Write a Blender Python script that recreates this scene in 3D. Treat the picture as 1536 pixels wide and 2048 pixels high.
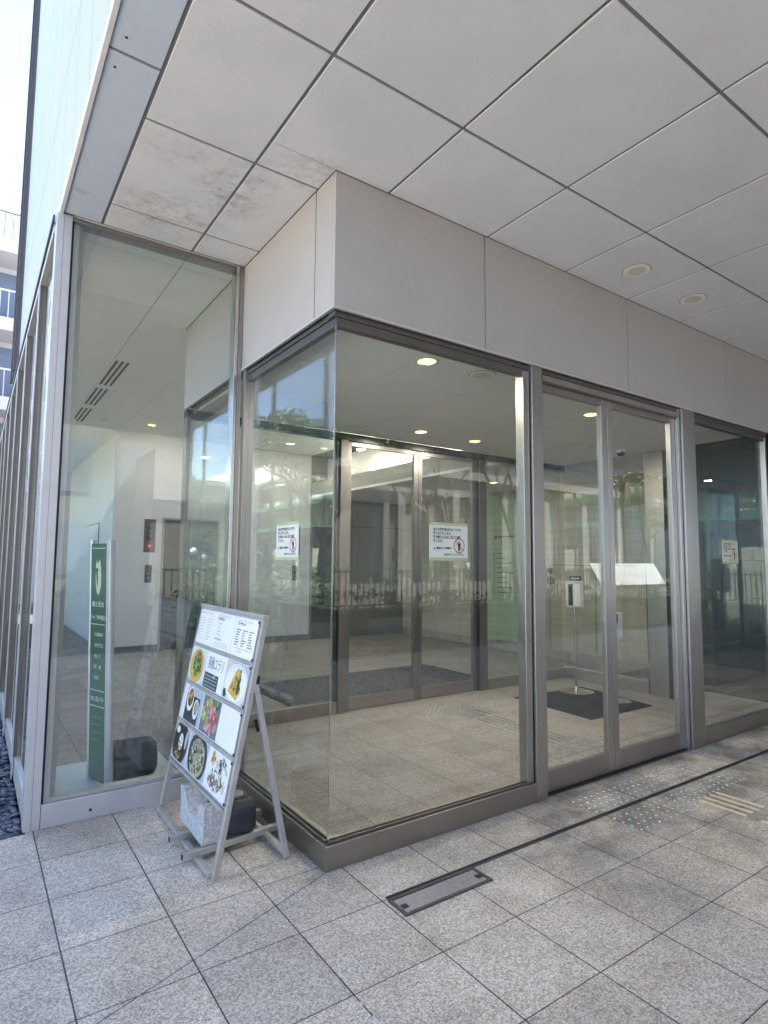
import bpy, bmesh, math, random
from mathutils import Vector, Matrix
random.seed(7)
S = bpy.context.scene
COL = S.collection
for o in list(bpy.data.objects): bpy.data.objects.remove(o)

# ------------------------------------------------------------------ camera
def basis(yaw, pitch, roll):
    y, p, r = map(math.radians, (yaw, pitch, roll))
    f = Vector((math.sin(y)*math.cos(p), math.cos(y)*math.cos(p), math.sin(p)))
    ri = Vector((math.cos(y), -math.sin(y), 0)); up = ri.cross(f)
    c, s = math.cos(r), math.sin(r)
    return f, c*ri+s*up, -s*ri+c*up
f_, r_, u_ = basis(34.854, 4.8294, 0.4609)
cam = bpy.data.cameras.new("camera"); co = bpy.data.objects.new("camera", cam); COL.objects.link(co)
co.matrix_world = Matrix(((r_.x,u_.x,-f_.x,-1.4886),(r_.y,u_.y,-f_.y,-2.6095),(r_.z,u_.z,-f_.z,1.5),(0,0,0,1)))
cam.sensor_fit = 'VERTICAL'; cam.sensor_height = 36; cam.lens = 1183.15/2048*36
cam.clip_end = 600; cam.clip_start = .05
S.camera = co
# ------------------------------------------------------------------ world, sun, exposure
SUN_EL, SUN_AZ = 62, 62        # azimuth clockwise from +Y: from behind the building's far corner side
w = bpy.data.worlds.new("World"); S.world = w; w.use_nodes = True
nt = w.node_tree; nt.nodes.clear()
sky = nt.nodes.new('ShaderNodeTexSky'); sky.sky_type = 'NISHITA'; sky.sun_disc = False
sky.sun_elevation = math.radians(SUN_EL); sky.sun_rotation = math.radians(SUN_AZ)
sky.air_density = 0.4; sky.dust_density = 0.1; sky.ozone_density = 1.0
bg = nt.nodes.new('ShaderNodeBackground'); bg.inputs[1].default_value = 0.103
wo = nt.nodes.new('ShaderNodeOutputWorld')
hs = nt.nodes.new('ShaderNodeHueSaturation'); hs.inputs['Saturation'].default_value = .88
nt.links.new(sky.outputs[0], hs.inputs['Color']); nt.links.new(hs.outputs[0], bg.inputs[0]); nt.links.new(bg.outputs[0], wo.inputs[0])
sl = bpy.data.lights.new("sun", 'SUN'); sl.energy = 5.0; sl.angle = math.radians(.6); sl.color = (1, .95, .88)
so = bpy.data.objects.new("sun", sl); COL.objects.link(so)
el, az = math.radians(SUN_EL), math.radians(SUN_AZ)
d = Vector((math.sin(az)*math.cos(el), math.cos(az)*math.cos(el), math.sin(el)))
so.rotation_euler = d.to_track_quat('Z', 'Y').to_euler(); so.location = d*60
S.view_settings.view_transform = 'Standard'; S.view_settings.look = 'None'
S.view_settings.exposure = 3.53; S.view_settings.gamma = 1
S.render.engine = 'CYCLES'
cy = S.cycles
cy.use_denoising = True; cy.max_bounces = 12; cy.diffuse_bounces = 6; cy.glossy_bounces = 6
cy.transparent_max_bounces = 32; cy.transmission_bounces = 6; cy.sample_clamp_indirect = 6
cy.caustics_reflective = False; cy.caustics_refractive = False

# ------------------------------------------------------------------ materials
class G:
    """tiny node-graph builder"""
    def __init__(s, name):
        s.m = bpy.data.materials.new(name); s.m.use_nodes = True
        s.t = s.m.node_tree; s.t.nodes.clear()
        s.out = s.t.nodes.new('ShaderNodeOutputMaterial')
        s.geo = s.t.nodes.new('ShaderNodeNewGeometry')
    def n(s, typ, **k):
        x = s.t.nodes.new(typ)
        for a, v in k.items():
            if a.startswith('i_'):
                key = a[2:]
                key = int(key) if key.isdigit() else key.replace('_', ' ')
                s.set(x, key, v)
            else: setattr(x, a, v)
        return x
    def set(s, x, key, v):
        if hasattr(v, 'is_output') or isinstance(v, bpy.types.NodeSocket): s.t.links.new(v, x.inputs[key])
        else:
            if isinstance(v, (tuple, list)) and len(v) == 3 and x.inputs[key].type == 'RGBA': v = (*v, 1)
            x.inputs[key].default_value = v
    @property
    def P(s): return s.geo.outputs['Position']
    def math(s, op, a, b=0, c=0, clamp=False):
        x = s.n('ShaderNodeMath', operation=op, use_clamp=clamp); s.set(x, 0, a); s.set(x, 1, b); s.set(x, 2, c); return x.outputs[0]
    def noise(s, scale, detail=3, rough=.5, vec=None, w=None):
        x = s.n('ShaderNodeTexNoise'); s.set(x, 'Vector', vec or s.P); s.set(x, 'Scale', scale); s.set(x, 'Detail', detail); s.set(x, 'Roughness', rough); return x.outputs['Fac']
    def vor(s, scale, vec=None, rand=1.0, out='Distance'):
        x = s.n('ShaderNodeTexVoronoi'); s.set(x, 'Vector', vec or s.P); s.set(x, 'Scale', scale); s.set(x, 'Randomness', rand); return x.outputs[out]
    def ramp(s, fac, stops):
        x = s.n('ShaderNodeValToRGB'); s.set(x, 0, fac); e = x.color_ramp.elements
        while len(e) < len(stops): e.new(.5)
        for k, (p, c) in enumerate(stops):
            e[k].position = p; e[k].color = (*c, 1) if not isinstance(c, (int, float)) else (c, c, c, 1)
        return x.outputs[0]
    def mix(s, f, a, b, mode='MIX'):
        x = s.n('ShaderNodeMix', data_type='RGBA', blend_type=mode)
        s.set(x, 0, f); s.set(x, 6, a); s.set(x, 7, b); return x.outputs[2]
    def map(s, vec, scale=(1,1,1), loc=(0,0,0), rot=(0,0,0)):
        x = s.n('ShaderNodeMapping'); s.set(x, 'Vector', vec); s.set(x, 'Scale', scale); s.set(x, 'Location', loc); s.set(x, 'Rotation', rot); return x.outputs[0]
    def sep(s, v):
        x = s.n('ShaderNodeSeparateXYZ'); s.set(x, 0, v); return x.outputs
    def bump(s, h, strength=.3, dist=.01):
        x = s.n('ShaderNodeBump'); s.set(x, 'Height', h); s.set(x, 'Strength', strength); s.set(x, 'Distance', dist); return x.outputs[0]
    def pbr(s, col, rough=.5, metal=0, normal=None, spec=.5, **k):
        x = s.n('ShaderNodeBsdfPrincipled'); s.set(x, 'Base Color', col); s.set(x, 'Roughness', rough); s.set(x, 'Metallic', metal)
        s.set(x, 'Specular IOR Level', spec)
        if normal is not None: s.set(x, 'Normal', normal)
        for a, v in k.items(): s.set(x, a.replace('_', ' '), v)
        s.t.links.new(x.outputs[0], s.out.inputs[0]); return s.m

def simple(name, c, rough=.55, metal=0, var=.12, scale=6, bump=.05, spec=.5):
    g = G(name); n = g.noise(scale, 5, .6); n2 = g.noise(scale*14, 2, .5)
    lo = tuple(x*(1-var) for x in c); hi = tuple(min(1, x*(1+var*.6)) for x in c)
    col = g.ramp(g.math('ADD', g.math('MULTIPLY', n, .7), g.math('MULTIPLY', n2, .3)), [(.3, lo), (.7, hi)])
    r = g.math('ADD', g.math('MULTIPLY', n, .15), rough-.07)
    return g.pbr(col, r, metal, g.bump(n2, bump, .002), spec)

def brushed(name, c, rough=.28, streak=(300, 300, 6), var=.18):
    g = G(name)
    s1 = g.noise(1, 3, .6, g.map(g.P, streak)); s2 = g.noise(2.2, 4, .6)
    n = g.math('ADD', g.math('MULTIPLY', s1, .35), g.math('MULTIPLY', s2, .65))
    col = g.ramp(n, [(.3, tuple(x*(1-var) for x in c)), (.7, c)])
    return g.pbr(col, g.math('ADD', g.math('MULTIPLY', n, .25), rough-.1), 1, g.bump(s1, .03, .001))

def lamp(name, c, e):
    g = G(name); x = g.n('ShaderNodeEmission'); g.set(x, 0, c); g.set(x, 1, e); g.t.links.new(x.outputs[0], g.out.inputs[0]); return g.m

def glass(name, tint, f0=.07, dirt=.012):
    g = G(name)
    dn = g.n('ShaderNodeVectorMath', operation='DOT_PRODUCT'); g.set(dn, 0, g.geo.outputs['Incoming']); g.set(dn, 1, g.geo.outputs['Normal'])
    c = g.math('ABSOLUTE', dn.outputs['Value'])
    k = g.math('POWER', g.math('SUBTRACT', 1, c, clamp=True), 5)
    fac = g.math('ADD', f0, g.math('MULTIPLY', k, 1-f0), clamp=True)
    tr = g.n('ShaderNodeBsdfTransparent'); g.set(tr, 0, tint)
    df = g.n('ShaderNodeBsdfDiffuse'); g.set(df, 0, (.75, .8, .8))
    sm = g.noise(1.3, 5, .65, g.map(g.P, (1, 1, .35)))
    dfac = g.math('MULTIPLY', g.ramp(sm, [(.35, 0.25), (.75, 1.0)]), dirt)
    m0 = g.n('ShaderNodeMixShader'); g.set(m0, 0, dfac); g.set(m0, 1, tr.outputs[0]); g.set(m0, 2, df.outputs[0])
    gl = g.n('ShaderNodeBsdfGlossy'); g.set(gl, 0, (.95, 1, .98)); g.set(gl, 'Roughness', 0.0)
    bm = g.bump(g.noise(.9, 2, .4), .05, .02); g.set(gl, 'Normal', bm)
    mx = g.n('ShaderNodeMixShader'); g.set(mx, 0, fac); g.set(mx, 1, m0.outputs[0]); g.set(mx, 2, gl.outputs[0])
    g.t.links.new(mx.outputs[0], g.out.inputs[0]); return g.m

def granite(name, warm=0., light=1.):
    """flamed granite paving, tiles 0.405 x 0.413 m, measured joints"""
    g = G(name); X, Y, Z = g.sep(g.P)
    px, py = .4055, .4133
    u = g.math('DIVIDE', g.math('ADD', X, 1.122+px*60), px); v = g.math('DIVIDE', g.math('ADD', Y, .3475+py*60), py)
    fu = g.math('FRACT', u); fv = g.math('FRACT', v)
    du = g.math('MULTIPLY', g.math('MINIMUM', fu, g.math('SUBTRACT', 1, fu)), px)
    dv = g.math('MULTIPLY', g.math('MINIMUM', fv, g.math('SUBTRACT', 1, fv)), py)
    wob = g.math('MULTIPLY', g.noise(60, 2), .0016)
    dj = g.math('MINIMUM', g.math('ADD', du, -.0006), dv)
    # a mitred fall line runs out from the plinth corner
    cr = g.math('ABSOLUTE', g.math('SUBTRACT', g.math('MULTIPLY', X, .351), g.math('MULTIPLY', Y, .936)))
    out = g.math('MAXIMUM', g.math('GREATER_THAN', X, 0.0), g.math('GREATER_THAN', Y, 0.0))
    cr = g.math('ADD', cr, g.math('MULTIPLY', out, 1))
    dj = g.math('ADD', g.math('MINIMUM', dj, g.math('ADD', cr, .0002)), wob)
    joint = g.math('LESS_THAN', dj, .0032)
    idv = g.n('ShaderNodeCombineXYZ'); g.set(idv, 0, g.math('FLOOR', u)); g.set(idv, 1, g.math('FLOOR', v))
    wn = g.n('ShaderNodeTexWhiteNoise'); g.set(wn, 'Vector', idv.outputs[0])
    a = g.vor(170, out='Color'); ag = g.sep(a)[0]
    b = g.noise(120, 3, .8); c = g.noise(45, 4, .75)
    sp = g.math('ADD', g.math('MULTIPLY', ag, .34), g.math('ADD', g.math('MULTIPLY', b, .46), g.math('MULTIPLY', c, .22)))
    L = light
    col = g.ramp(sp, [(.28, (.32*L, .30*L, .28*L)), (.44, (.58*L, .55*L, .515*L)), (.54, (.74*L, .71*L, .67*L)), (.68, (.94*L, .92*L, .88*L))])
    big = g.noise(1.1, 6, .62); big2 = g.noise(3.7, 5, .6, g.map(g.P, (1,1,1), (7,3,0)))
    st = g.ramp(big, [(.33, (.76,.75,.74)), (.45, (.94,.925,.90)), (.6, (1.0,.99,.975))])
    st2 = g.ramp(big2, [(.32, (.80,.77,.74)), (.5, (.97,.95,.92)), (.62, (1.0,1.0,1.0))])
    tile = g.ramp(wn.outputs['Value'], [(0, (.84,.835,.83)), (.3, (.92,.905,.89)), (.6, (.97,.96,.95)), (1, (1.0,.99,.975))])
    col = g.mix(.45 if warm else 1, col, st, 'MULTIPLY'); col = g.mix(1, col, st2, 'MULTIPLY'); col = g.mix(1, col, tile, 'MULTIPLY')
    # dark trodden tiles outside the doors; rightward build-up also paints in dimmer light
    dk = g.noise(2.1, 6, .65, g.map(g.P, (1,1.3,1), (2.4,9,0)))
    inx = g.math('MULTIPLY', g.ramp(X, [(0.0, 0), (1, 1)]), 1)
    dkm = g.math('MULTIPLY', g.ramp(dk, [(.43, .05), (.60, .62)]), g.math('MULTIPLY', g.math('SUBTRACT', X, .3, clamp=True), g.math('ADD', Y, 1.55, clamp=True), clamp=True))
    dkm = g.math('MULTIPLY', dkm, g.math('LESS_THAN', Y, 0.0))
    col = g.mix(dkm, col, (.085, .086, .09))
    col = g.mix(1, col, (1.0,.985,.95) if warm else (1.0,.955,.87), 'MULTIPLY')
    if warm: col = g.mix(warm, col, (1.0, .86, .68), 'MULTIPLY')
    # trodden gum spots and small chips scattered over the slabs
    gv = g.n('ShaderNodeTexVoronoi'); g.set(gv, 'Vector', g.P); g.set(gv, 'Scale', 3.1)
    gm = g.math('MULTIPLY', g.math('LESS_THAN', g.math('ADD', gv.outputs['Distance'], g.math('MULTIPLY', g.noise(60, 3), .03)), .048), g.math('GREATER_THAN', g.sep(gv.outputs['Color'])[0], .62))
    col = g.mix(g.math('MULTIPLY', gm, .38), col, (.10,.10,.10))
    # dark joints; the mortar of one joint shows white
    wj = g.math('MULTIPLY', g.math('LESS_THAN', g.math('ABSOLUTE', g.math('ADD', X, .305)), .02), g.math('LESS_THAN', Y, -.80))
    wj = g.math('MULTIPLY', wj, g.math('GREATER_THAN', g.noise(26, 3), .47))
    wj = g.math('MULTIPLY', wj, g.math('LESS_THAN', g.noise(3, 1, .5, g.map(g.P, (1,1,1), (0,4,0))), .62))
    jc = g.mix(wj, g.ramp(g.noise(9, 2), [(.3, (.045,.045,.048)), (.7, (.11,.105,.105))]), (.62, .62, .64))
    col = g.mix(g.math('MULTIPLY', joint, .55) if warm else joint, col, jc)
    h = g.math('SUBTRACT', g.math('MULTIPLY', sp, .6), g.math('MULTIPLY', joint, 1.2))
    rough = g.ramp(sp, [(.3, .8), (.75, .55)])
    return g.pbr(col, rough, 0, g.bump(h, .45, .003), .35)

def soffit_mat(name):
    g = G(name); X, Y, Z = g.sep(g.P)
    n = g.noise(2.3, 5, .6); fine = g.noise(170, 3, .7)
    gr = g.noise(75, 5, .8); n5 = g.noise(.8, 3, .5)
    base = g.ramp(g.math('ADD', g.math('MULTIPLY', n, .5), g.math('ADD', g.math('MULTIPLY', gr, .3), g.math('MULTIPLY', n5, .2))), [(.36, (.69,.71,.735)), (.64, (.79,.81,.835))])
    # damp stains around the corner panels
    def blob(cx, cy, rx, ry):
        a = g.math('POWER', g.math('DIVIDE', g.math('SUBTRACT', X, cx), rx), 2); b = g.math('POWER', g.math('DIVIDE', g.math('SUBTRACT', Y, cy), ry), 2)
        return g.math('SUBTRACT', 1, g.math('ADD', a, b), clamp=True)
    m = g.math('MAXIMUM', blob(-.62, .93, .38, .34), blob(-.38, .50, .26, .42))
    m = g.math('MAXIMUM', m, g.math('MULTIPLY', blob(-.10, .10, .30, .20), .9)); m = g.math('MAXIMUM', m, g.math('MULTIPLY', blob(-.70, .30, .35, .22), .55))
    r1 = g.noise(5.5, 8, .78, g.map(g.P, (1,1.6,1), (3,1,0))); r2 = g.noise(21, 6, .8)
    s = g.math('MULTIPLY', m, g.ramp(g.math('ADD', g.math('MULTIPLY', r1, .55), g.math('MULTIPLY', r2, .45)), [(.46, 0), (.54, .30), (.62, .80)]))
    col = g.mix(g.math('MULTIPLY', s, .85), base, (.20, .185, .17))
    # soot along a few joints
    return g.pbr(col, .62, 0, g.bump(g.math('ADD', fine, gr), .35, .003), .3)

def panel_mat(name, c, speck=.0):
    g = G(name); n = g.noise(1.7, 6, .6, g.map(g.P, (1,1,.7))); fine = g.noise(220, 3, .7); X, Y, Z = g.sep(g.P)
    col = g.ramp(n, [(.3, tuple(x*.93 for x in c)), (.7, tuple(min(1,x*1.03) for x in c))])
    pits = g.math('MULTIPLY', g.ramp(g.noise(26, 6, .8), [(.56, 0), (.72, .5)]), g.ramp(g.noise(1.5, 3, .5, g.map(g.P, (1,1,1.6), (5,2,1))), [(.5, 0), (.68, 1)]))
    gr = g.noise(60, 5, .8)
    col = g.mix(1, col, g.ramp(gr, [(.35, (.93,.93,.93)), (.65, (1.03,1.03,1.03))]), 'MULTIPLY')
    col = g.mix(pits, col, tuple(x*.60 for x in c))
    return g.pbr(col, g.ramp(n, [(.3, .34), (.7, .46)]), 0, g.bump(g.math('ADD', fine, g.math('MULTIPLY', pits, 2)), .12, .002), .45)

def stone_wall(name, c, veins=True, rough=.4):
    g = G(name); X, Y, Z = g.sep(g.P)
    n = g.noise(3, 6, .65, g.map(g.P, (.5, .5, 7))); n2 = g.noise(60, 3, .6)
    k = g.math('ADD', g.math('MULTIPLY', n, .75), g.math('MULTIPLY', n2, .25))
    col = g.ramp(k, [(.3, tuple(x*.80 for x in c)), (.52, c), (.75, tuple(min(1, x*1.12) for x in c))])
    return g.pbr(col, rough, 0, g.bump(n2, .05, .002), .4)

def dark_tiles(name, base=(.05,.058,.056)):
    g = G(name); b = g.n('ShaderNodeTexBrick'); b.offset = 0
    X, Y, Z = g.sep(g.P); c = g.n('ShaderNodeCombineXYZ'); g.set(c, 0, g.math('ADD', Y, X)); g.set(c, 1, Z)
    g.set(b, 'Vector', c.outputs[0]); g.set(b, 'Scale', 1); g.set(b, 'Brick Width', .62); g.set(b, 'Row Height', .52); g.set(b, 'Mortar Size', .006)
    g.set(b, 'Color1', base); g.set(b, 'Color2', tuple(x*1.25 for x in base)); g.set(b, 'Mortar', (.012,.013,.013))
    n = g.noise(30, 5, .7)
    col = g.mix(g.math('MULTIPLY', n, .4), b.outputs[0], tuple(x*1.6 for x in base))
    return g.pbr(col, .25, 0, g.bump(b.outputs['Fac'], -.3, .003))

def rubber_mat(name, c=(.022,.023,.024)):
    g = G(name); X, Y, Z = g.sep(g.P)
    n = g.noise(260, 2, .6); n2 = g.noise(3, 4, .6)
    col = g.ramp(g.math('ADD', g.math('MULTIPLY', n, .5), g.math('MULTIPLY', n2, .5)), [(.35, tuple(x*.7 for x in c)), (.7, tuple(x*1.5 for x in c))])
    return g.pbr(col, .9, 0, g.bump(n, .5, .002), .2)

def brick_like(name, c1, c2, mortar, bw, bh, ms, rough=.7):
    g = G(name); X, Y, Z = g.sep(g.P); b = g.n('ShaderNodeTexBrick')
    c = g.n('ShaderNodeCombineXYZ'); g.set(c, 0, g.math('ADD', Y, X)); g.set(c, 1, Z)
    g.set(b, 'Vector', c.outputs[0]); g.set(b, 'Scale', 1); g.set(b, 'Brick Width', bw); g.set(b, 'Row Height', bh); g.set(b, 'Mortar Size', ms)
    g.set(b, 'Color1', c1); g.set(b, 'Color2', c2); g.set(b, 'Mortar', mortar)
    n = g.noise(2, 5, .6)
    col = g.mix(1, b.outputs[0], g.ramp(n, [(.3, (.8,.8,.8)), (.7, (1,1,1))]), 'MULTIPLY')
    return g.pbr(col, rough)

def leaf_mat(name, c):
    g = G(name); oi = g.noise(9, 3, .7); n = g.vor(14, out='Color')
    k = g.math('ADD', g.math('MULTIPLY', oi, .6), g.math('MULTIPLY', g.sep(n)[0], .4))
    col = g.ramp(k, [(.25, tuple(x*.45 for x in c)), (.5, c), (.8, tuple(min(1,x*1.9) for x in c))])
    return g.pbr(col, .6, 0, None, .3)

M = {}
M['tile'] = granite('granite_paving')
M['tile_in'] = granite('granite_lobby', .04, .52)  # same granite toned darker, lamp warmth tinted into its colour
M['soffit'] = soffit_mat('soffit_panel')
M['soffit_in'] = simple('ceiling_paint', (.86,.87,.86), .6, var=.05, scale=2)
M['border'] = simple('soffit_border_metal', (.60,.68,.80), .3, 0, .06, 4)  # skylight blue and flare put into the strip's colour
M['void'] = simple('backing_grey', (.20,.20,.20), .8)  # even grey fill behind open joints and gaps
M['bulk'] = panel_mat('bulkhead_panel', (.47,.445,.42))
M['facade'] = panel_mat('facade_panel', (.50,.51,.53))
M['steel'] = brushed('brushed_stainless', (.46,.43,.395), .34)
M['steel_h'] = brushed('brushed_stainless_rail', (.40,.365,.33), .36, (8, 8, 300))
M['insteel'] = brushed('inner_frame_steel', (.27,.25,.23), .42)
M['head'] = brushed('dark_head_rail', (.22,.205,.19), .4)
M['steel_b'] = brushed('bright_stainless', (.72,.71,.68), .2, (20,20,20))
M['alu'] = simple('silver_anodised', (.60,.60,.615), .42, .55, .07, 9)
M['alu_fin'] = simple('fin_bronze_side', (.20,.175,.16), .42, .35, .12, 5)
M['alu_tip'] = simple('fin_pale_edge', (.62,.60,.57), .4, .4, .08, 5)
M['aframe'] = simple('aged_aluminium', (.52,.50,.47), .5, .55, .22, 11)
M['black'] = simple('black_gasket', (.012,.012,.013), .6)
M['darkslot'] = simple('dark_slot', (.03,.03,.032), .7)
M['glass'] = glass('float_glass', (.955,.968,.958), .05, .010)
M['glass_s'] = glass('street_side_glass', (.93,.955,.948), .062, .015)
M['glass_f'] = glass('curtain_glass', (.94,.96,.955), .05, .004)
M['glass_edge'] = simple('glass_edge_green', (.30,.42,.38), .2, 0, .1)
M['wall'] = simple('lobby_plaster', (.66,.655,.64), .6, 0, .04, 2)
M['beamp'] = simple('beam_paint', (.40,.39,.35), .6, 0, .05, 2)
M['olive'] = simple('olive_wall', (.21,.20,.165), .55, 0, .08, 3)
M['wall_w'] = simple('lobby_white_wall', (.86,.86,.85), .5, 0, .04, 2)
M['skirt'] = simple('grey_skirting', (.17,.165,.155), .5)
M['travertine'] = stone_wall('beige_veneer_wall', (.52,.455,.33))
M['skirt_stone'] = granite('stone_skirting', 0, .7)
M['panelgap'] = simple('panel_gap', (.03,.028,.025), .7)
M['green_board'] = stone_wall('green_directory', (.44,.52,.34), rough=.3)
M['ink'] = simple('printed_ink', (.03,.03,.03), .7)
M['redink'] = simple('printed_red', (.42,.06,.05), .6)
M['paper'] = simple('white_paper', (.74,.75,.66), .7, 0, .05, 9)
M['tape'] = simple('yellowed_tape', (.52,.55,.30), .5)
M['white_card'] = simple('white_card', (.92,.91,.89), .35, 0, .03, 7)
M['elev'] = brushed('elevator_door_steel', (.12,.125,.12), .22)
M['elevpanel'] = brushed('elevator_plate', (.17,.165,.16), .35)
M['red'] = simple('red_round_label', (.42,.03,.045), .4)
M['maroon'] = simple('maroon_round_plate', (.12,.03,.035), .4)
M['brown_dk'] = simple('brown_round_plate', (.05,.03,.025), .4)
M['mat'] = rubber_mat('black_floor_mat')
M['darktile'] = dark_tiles('dark_stone_tiles')
M['matbar'] = simple('grating_mat', (.13,.135,.15), .6, .4, .2, 20)
M['signgreen'] = simple('sign_green', (.035,.125,.085), .35, 0, .08, 6)
M['signwhite'] = simple('sign_white', (.62,.72,.66), .5)
M['signcream'] = simple('sign_cream', (.78,.76,.58), .5, 0, .1, 30)
M['signghost'] = simple('sign_ghost', (.10,.21,.16), .5)
M['plate'] = simple('sign_base_plate', (.60,.66,.67), .35, .2, .04, 4)
M['darkstone'] = simple('dark_weight', (.045,.052,.062), .75, 0, .3, 12, .5)
M['blackplastic'] = simple('dark_plastic_tank', (.028,.036,.048), .5, 0, .25, 9, .2)
M['cap'] = simple('cream_cap', (.42,.42,.37), .7, 0, .2, 20)
g = G('rough_concrete'); n = g.noise(40, 8, .75); v = g.vor(90)
M['concrete'] = g.pbr(g.ramp(g.math('ADD', g.math('MULTIPLY', n, .8), g.math('MULTIPLY', v, .3)), [(.3, (.22,.22,.22)), (.5, (.48,.475,.47)), (.72, (.66,.655,.645))]), .95, 0, g.bump(n, .9, .008), .2)
g = G('pebble_stone'); oi = g.n('ShaderNodeTexVoronoi'); g.set(oi, 'Vector', g.P); g.set(oi, 'Scale', 18)
n = g.noise(7, 4, .6)
M['pebble'] = g.pbr(g.ramp(g.math('ADD', g.math('MULTIPLY', g.sep(oi.outputs['Color'])[0], .5), g.math('MULTIPLY', n, .5)), [(.25, (.035,.042,.055)), (.55, (.10,.115,.14)), (.85, (.23,.245,.27))]), .42, 0, g.bump(g.noise(120, 3), .08, .002), .5)
M['soil'] = simple('dark_soil', (.028,.026,.024), .95, 0, .4, 18, .6)
M['brass'] = simple('worn_brass', (1.0,.80,.52), .5, .4, .1, 30)
M['studm'] = brushed('worn_steel_stud', (.80,.79,.76), .2, (30,30,30))
M['lid'] = simple('hatch_infill', (.46,.41,.35), .8, 0, .25, 40, .4)
M['iron'] = simple('dark_iron', (.085,.085,.09), .5, .7, .2, 30)
M['lampglass'] = simple('unlit_diffuser', (.90,.89,.83), .35)
M['lampdim'] = simple('unlit_lens', (.66,.66,.58), .3)
M['lampwhite'] = simple('lamp_trim', (.66,.66,.64), .5)
M['lit'] = lamp('warm_lamp', (1, .62, .27), .28)
M['cove'] = lamp('cove_light', (1, .93, .74), 6.0)
M['asphalt'] = simple('asphalt', (.06,.06,.06), .95, 0, .2, 30, .4, .1)
M['kerb'] = simple('kerb_stone', (.12,.12,.115), .8)
M['leaf1'] = leaf_mat('shrub_leaf', (.030,.075,.022)); M['leaf2'] = leaf_mat('tree_leaf', (.045,.095,.03)); M['leaf3'] = leaf_mat('cover_leaf', (.05,.11,.035))
M['petal'] = simple('white_petal', (.85,.84,.80), .6)
M['bark'] = simple('grey_bark', (.16,.13,.10), .9, 0, .3, 30, .5)
M['nb_wall'] = simple('neighbour_wall', (.60,.56,.58), .8, 0, .08, 1.2)  # paled to put distance haze into the colour
M['nb_brick'] = brick_like('brown_brick', (.30,.17,.11), (.22,.13,.09), (.25,.23,.21), .22, .075, .01)
M['nb_pale'] = simple('neighbour_trim', (.72,.71,.72), .7, 0, .05, 2)
M['nb_glass'] = simple('neighbour_glass', (.16,.19,.24), .12)  # lightened for the apartment block's haze; other windows share it
M['rail'] = simple('rail_paint', (.16,.15,.17), .4, .3)
M['railw'] = simple('rail_white', (.72,.72,.74), .4)
M['op_stone'] = simple('opposite_stone', (.24,.22,.19), .8, 0, .15, 1.5)
M['terr'] = simple('terrace_wall', (.50,.46,.38), .8, 0, .12, 1.2)
M['op_dark'] = simple('opposite_opening', (.035,.035,.035), .4)
M['op_trim'] = simple('opposite_trim', (.34,.32,.28), .8)
M['whitetile'] = brick_like('white_tile_facade', (.50,.49,.47), (.42,.41,.40), (.25,.24,.23), .5, .14, .012)
M['fence'] = simple('green_fence', (.04,.10,.06), .5)
M['ledge'] = simple('green_ledge', (.06,.20,.11), .5)
M['roofgrey'] = simple('roof_membrane', (.30,.30,.31), .9)
M['globe'] = simple('opal_globe', (.85,.86,.84), .3)
M['board_white'] = simple('notice_board_white', (.40,.41,.42), .4)
M['cctv'] = simple('camera_dome', (.03,.03,.035), .15)
M['sanit'] = simple('dispenser_grey', (.50,.50,.47), .4)
M['steel_p'] = brushed('chromed_pole', (.62,.60,.55), .16, (30,30,30))

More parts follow.
